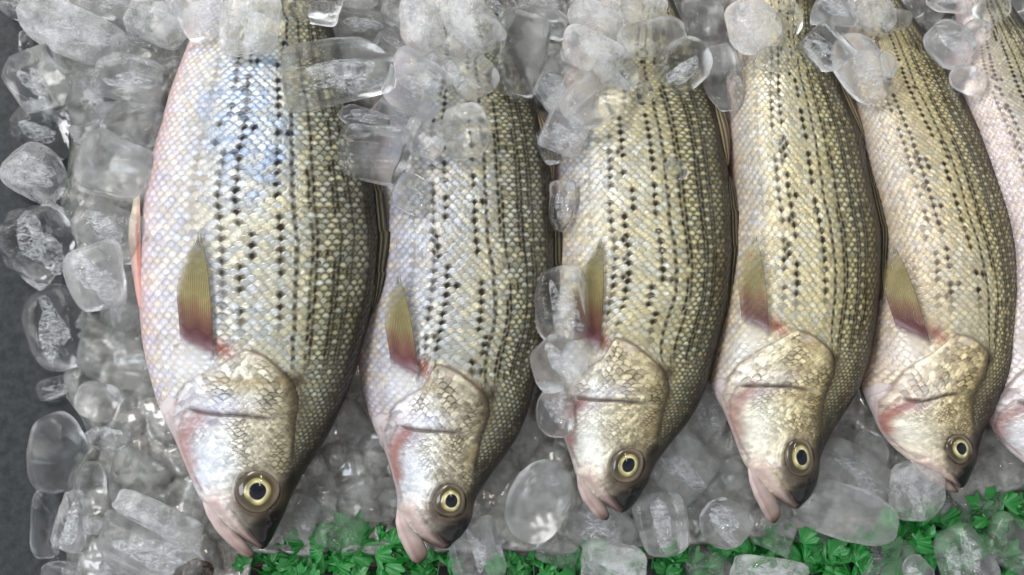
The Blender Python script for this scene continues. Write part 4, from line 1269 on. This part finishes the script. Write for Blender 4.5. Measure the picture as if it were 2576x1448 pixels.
def build_parsley():
    rg = random.Random(3)
    meshes = []
    for s in range(6):
        V, Q = leaf_mesh(s + 20)
        me_o = new_mesh('leaf', V, Q, None, M_LEAF)
        me = me_o.data; bpy.data.objects.remove(me_o); meshes.append(me)
    st_r = np.linspace(0, 1, 10); ph = np.linspace(0, 2 * PI, 7, endpoint=False)
    SV = np.stack([np.repeat(st_r[:, None], 7, 1), 0.035 * np.cos(ph)[None] * (1.2 - .7 * st_r[:, None]), 0.035 * np.sin(ph)[None] * (1.2 - .7 * st_r[:, None]) + 0.06 * np.sin(st_r * 3)[:, None]], -1).reshape(-1, 3)
    so = new_mesh('stem', SV, grid_quads(10, 7, True), None, M_STEM); sme = so.data; bpy.data.objects.remove(so)
    #      x, y, heading(deg, ccw from right), size, label
    SP = [
        (668, 1440, 150, 95, 'dark parsley sprig touching the largest fish jaw tip'),
        (735, 1420, 110, 95, 'parsley sprig below the dark snout of the largest fish'),
        (800, 1400, 100, 118, 'tallest feathery parsley sprig at the left clump'),
        (850, 1375, 75, 105, 'upright parsley sprig at the top of the left clump'),
        (905, 1420, 70, 130, 'broad bright parsley leaf spray left of the second fish jaw'),
        (965, 1400, 30, 115, 'curling parsley sprig reaching the second fish jaw'),
        (1015, 1440, 40, 95, 'low parsley sprig just left of the second fish jaw tip'),
        (1100, 1442, 80, 90, 'parsley sprig right under the second fish open mouth'),
        (1275, 1450, 80, 78, 'parsley sprig right of the cube at the second fish snout'),
        (1345, 1452, 95, 82, 'parsley sprig in front of the brown rim'),
        (1425, 1448, 90, 90, 'parsley sprig left of the frosty cube'),
        (1478, 1430, 100, 92, 'upright parsley sprig against the frosty cube'),
        (1640, 1425, 85, 112, 'parsley sprig right of the frosty cube'),
        (1705, 1440, 60, 98, 'parsley sprig left of the green tinged dome'),
        (1850, 1420, 95, 100, 'parsley sprig between the green tinged dome and long frosty block'),
        (1915, 1408, 80, 105, 'parsley sprig behind the long frosty block'),
        (1985, 1405, 100, 108, 'ruffled parsley sprig above the long frosty block'),
        (2050, 1425, 70, 108, 'parsley sprig at the end of the long frosty block'),
        (2110, 1400, 90, 112, 'parsley sprig left of the tall wedge'),
        (2140, 1445, 120, 96, 'low parsley sprig at the foot of the tall wedge'),
        (2255, 1350, 60, 108, 'scalloped parsley sprig behind the tip of the tall wedge'),
        (2300, 1385, 100, 112, 'parsley sprig right of the tall wedge tip'),
        (2345, 1360, 90, 112, 'parsley sprig left of the green glassy block'),
        (2385, 1318, 60, 112, 'bright parsley sprig below the pointed ice slab'),
        (2450, 1325, 80, 108, 'frilly parsley sprig between pointed slab and shiny capped cube'),
        (2510, 1300, 95, 104, 'parsley sprig above the shiny white capped cube'),
        (2550, 1265, 100, 115, 'smooth dark parsley spray at the right edge'),
        (2490, 1420, 60, 100, 'parsley sprig between the two cubes in the lower right corner'),
        (2345, 1440, 70, 96, 'low parsley sprig left of the green glassy block at the bottom edge'),
        (1020, 1480, 90, 100, 'parsley sprig cut by the bottom edge under the second fish'),
        (840, 1470, 90, 118, 'large low parsley sprig cut by the bottom edge in the left clump'),
        (740, 1475, 110, 100, 'dark low parsley sprig cut by the bottom edge near the largest fish'),
    ]
    for i, (x, y, hd, sz, lab) in enumerate(SP):
        z = rg.uniform(14, 36); y = y + 7
        if x < 640 or (x < 1120 and y < 1415): z += 12; y += 9; sz *= 1.05
        loc = world(x, y, z)
        root = empty('parsley_sprig', loc, lab, 'parsley', 'green parsley garnish sprigs')
        s = bpy.data.objects.new('stem', sme); COL.objects.link(s); s.parent = root
        h = math.radians(hd)
        s.scale = (sz * U * .6,) * 3; s.rotation_euler = (0, -0.15, h)
        nl = 19
        qx = np.random.RandomState(i).uniform(-1, 1, (400, 2)); qx = qx[(qx ** 2).sum(1) < 1] * sz * .55
        hm_add(x + qx[:, 0], y + qx[:, 1], np.full(len(qx), z + 14.0))
        for q in range(nl):
            f = q / (nl - 1)
            o = bpy.data.objects.new('leaf', meshes[rg.randrange(6)]); COL.objects.link(o); o.parent = root
            a = h + (f - .5) * 3.4 + rg.uniform(-.25, .25)
            dist = sz * (0.18 + 0.36 * (1 - abs(f - .5)) * rg.uniform(.6, 1.1))
            o.location = (math.cos(a) * dist * U, math.sin(a) * dist * U, rg.uniform(-14, 16) * U)
            k = sz * U * rg.uniform(.32, .50)
            o.scale = (k, k, k)
            o.rotation_euler = (rg.uniform(-.65, .65), rg.uniform(-.95, .1), a)


def build_shell():
    ph = np.linspace(0, PI, 26); s = np.linspace(-1, 1, 24)
    r = 32 * np.sqrt(np.maximum(1 - np.abs(s) ** 2.5, 0.02))
    P = np.stack([np.repeat(s[:, None], 26, 1).ravel(), np.repeat(ph[None], 24, 0).ravel()], 1)
    rj = (1 + 0.12 * wav(P, 6, 5.0) + 0.06 * wav(P, 7, 14.0)).reshape(24, 26)
    x = s[:, None] * 52 + 0 * ph[None]
    y = r[:, None] * np.cos(ph)[None] * rj; z = r[:, None] * np.sin(ph)[None] * rj
    a = math.radians(24)
    v = np.stack([x.ravel(), y.ravel(), z.ravel()], 1)
    v = rot_z(v, a)
    loc = world(488, 1448, 95)
    o = new_mesh('shell_fragment', v * U, grid_quads(24, 26), None, M_SHELL)
    md = o.modifiers.new('thick', 'SOLIDIFY'); md.thickness = 4 * U
    o.location = loc
    tag(o, 'dark brown curved shell fragment poking into the bottom edge', 'shell')


# ------------------------------------------------------------------ light, camera, world
def build_light():
    w = bpy.data.worlds.new('World'); scene.world = w; w.use_nodes = True
    N, L = w.node_tree.nodes, w.node_tree.links
    N.clear()
    out = N.new('ShaderNodeOutputWorld'); bg = N.new('ShaderNodeBackground')
    tc = N.new('ShaderNodeTexCoord'); sx = N.new('ShaderNodeSeparateXYZ')
    L.new(tc.outputs['Generated'], sx.inputs[0])
    cr = N.new('ShaderNodeValToRGB')
    e = cr.color_ramp.elements
    e[0].position = 0.0; e[0].color = (0.05, 0.05, 0.045, 1)
    e[1].position = 1.0; e[1].color = (0.13, 0.135, 0.145, 1)
    x = e.new(0.05); x.color = (1.6, 1.56, 1.5, 1)
    x = e.new(0.14); x.color = (4.2, 4.2, 4.15, 1)
    x = e.new(0.24); x.color = (3.6, 3.62, 3.65, 1)
    x = e.new(0.36); x.color = (1.7, 1.72, 1.75, 1)
    x = e.new(0.52); x.color = (1.25, 1.27, 1.30, 1)
    x = e.new(0.78); x.color = (1.05, 1.08, 1.13, 1)
    x = e.new(0.88); x.color = (0.20, 0.205, 0.22, 1)
    # the open side of the stall (towards the fish tails and the left) is brighter than the back
    dt = N.new('ShaderNodeVectorMath'); dt.operation = 'DOT_PRODUCT'; dt.inputs[1].default_value = (-0.55, 0.83, 0.0)
    L.new(tc.outputs['Generated'], dt.inputs[0])
    mr = N.new('ShaderNodeMapRange'); mr.inputs['From Min'].default_value = -1; mr.inputs['From Max'].default_value = 1
    mr.inputs['To Min'].default_value = 0.6; mr.inputs['To Max'].default_value = 1.5
    L.new(dt.outputs['Value'], mr.inputs['Value'])
    mu = N.new('ShaderNodeMix'); mu.data_type = 'RGBA'; mu.blend_type = 'MULTIPLY'; mu.inputs['Factor'].default_value = 1.0
    L.new(cr.outputs['Color'], mu.inputs['A']); L.new(mr.outputs['Result'], mu.inputs['B'])
    L.new(sx.outputs['Z'], cr.inputs['Fac'])
    L.new(mu.outputs['Result'], bg.inputs['Color']); bg.inputs['Strength'].default_value = 0.47
    L.new(bg.outputs[0], out.inputs['Surface'])

    def area(name, loc, target, sx_, sy_, power, col):
        ld = bpy.data.lights.new(name, 'AREA'); ld.shape = 'RECTANGLE'; ld.size = sx_; ld.size_y = sy_
        ld.energy = power; ld.color = col
        o = bpy.data.objects.new(name, ld); COL.objects.link(o); o.location = loc
        o.rotation_euler = (Vector(target) - Vector(loc)).to_track_quat('-Z', 'Y').to_euler()
        return o

    area('stall_light', (-0.85, 0.8, 1.3), (0, 0, 0), 0.7, 0.5, 14.0, (1.0, 0.97, 0.92))
    area('sky_gap_light', (-1.1, -0.55, 1.15), (0, 0.0, 0), 0.7, 0.45, 9.0, (0.84, 0.92, 1.0))
    for i in range(4):
        ld = bpy.data.lights.new('bulb', 'POINT'); ld.energy = 4.0; ld.shadow_soft_size = 0.032; ld.color = (1, .95, .86)
        o = bpy.data.objects.new('bulb', ld); COL.objects.link(o)
        o.location = (0.10 + 0.03 * (i % 2), -0.35 + 0.16 * i, 1.75)


def build_camera():
    cd = bpy.data.cameras.new('camera'); o = bpy.data.objects.new('camera', cd); COL.objects.link(o)
    cd.sensor_width = 36; cd.lens = 18 / TANH
    cd.clip_start = 0.01; cd.clip_end = 50
    o.location = tuple(CAM * U); o.rotation_euler = (TILT, 0, 0)
    scene.camera = o


build_setting()
BED_HM = HM.copy()
for k in (1, 2, 3, 4, 5, 6):
    build_fish(k)
build_parsley()
build_ice()
build_shell()
build_light()
build_camera()

scene.render.engine = 'CYCLES'
c = scene.cycles
c.max_bounces = 24; c.transmission_bounces = 20; c.transparent_max_bounces = 24; c.glossy_bounces = 6; c.diffuse_bounces = 4
c.caustics_reflective = True; c.caustics_refractive = True
c.blur_glossy = 0.6
c.sample_clamp_indirect = 6.0
c.use_denoising = True
vs = scene.view_settings
vs.view_transform = 'Standard'; vs.look = 'None'; vs.exposure = 0.32; vs.gamma = 1.0; vs.use_curve_mapping = False
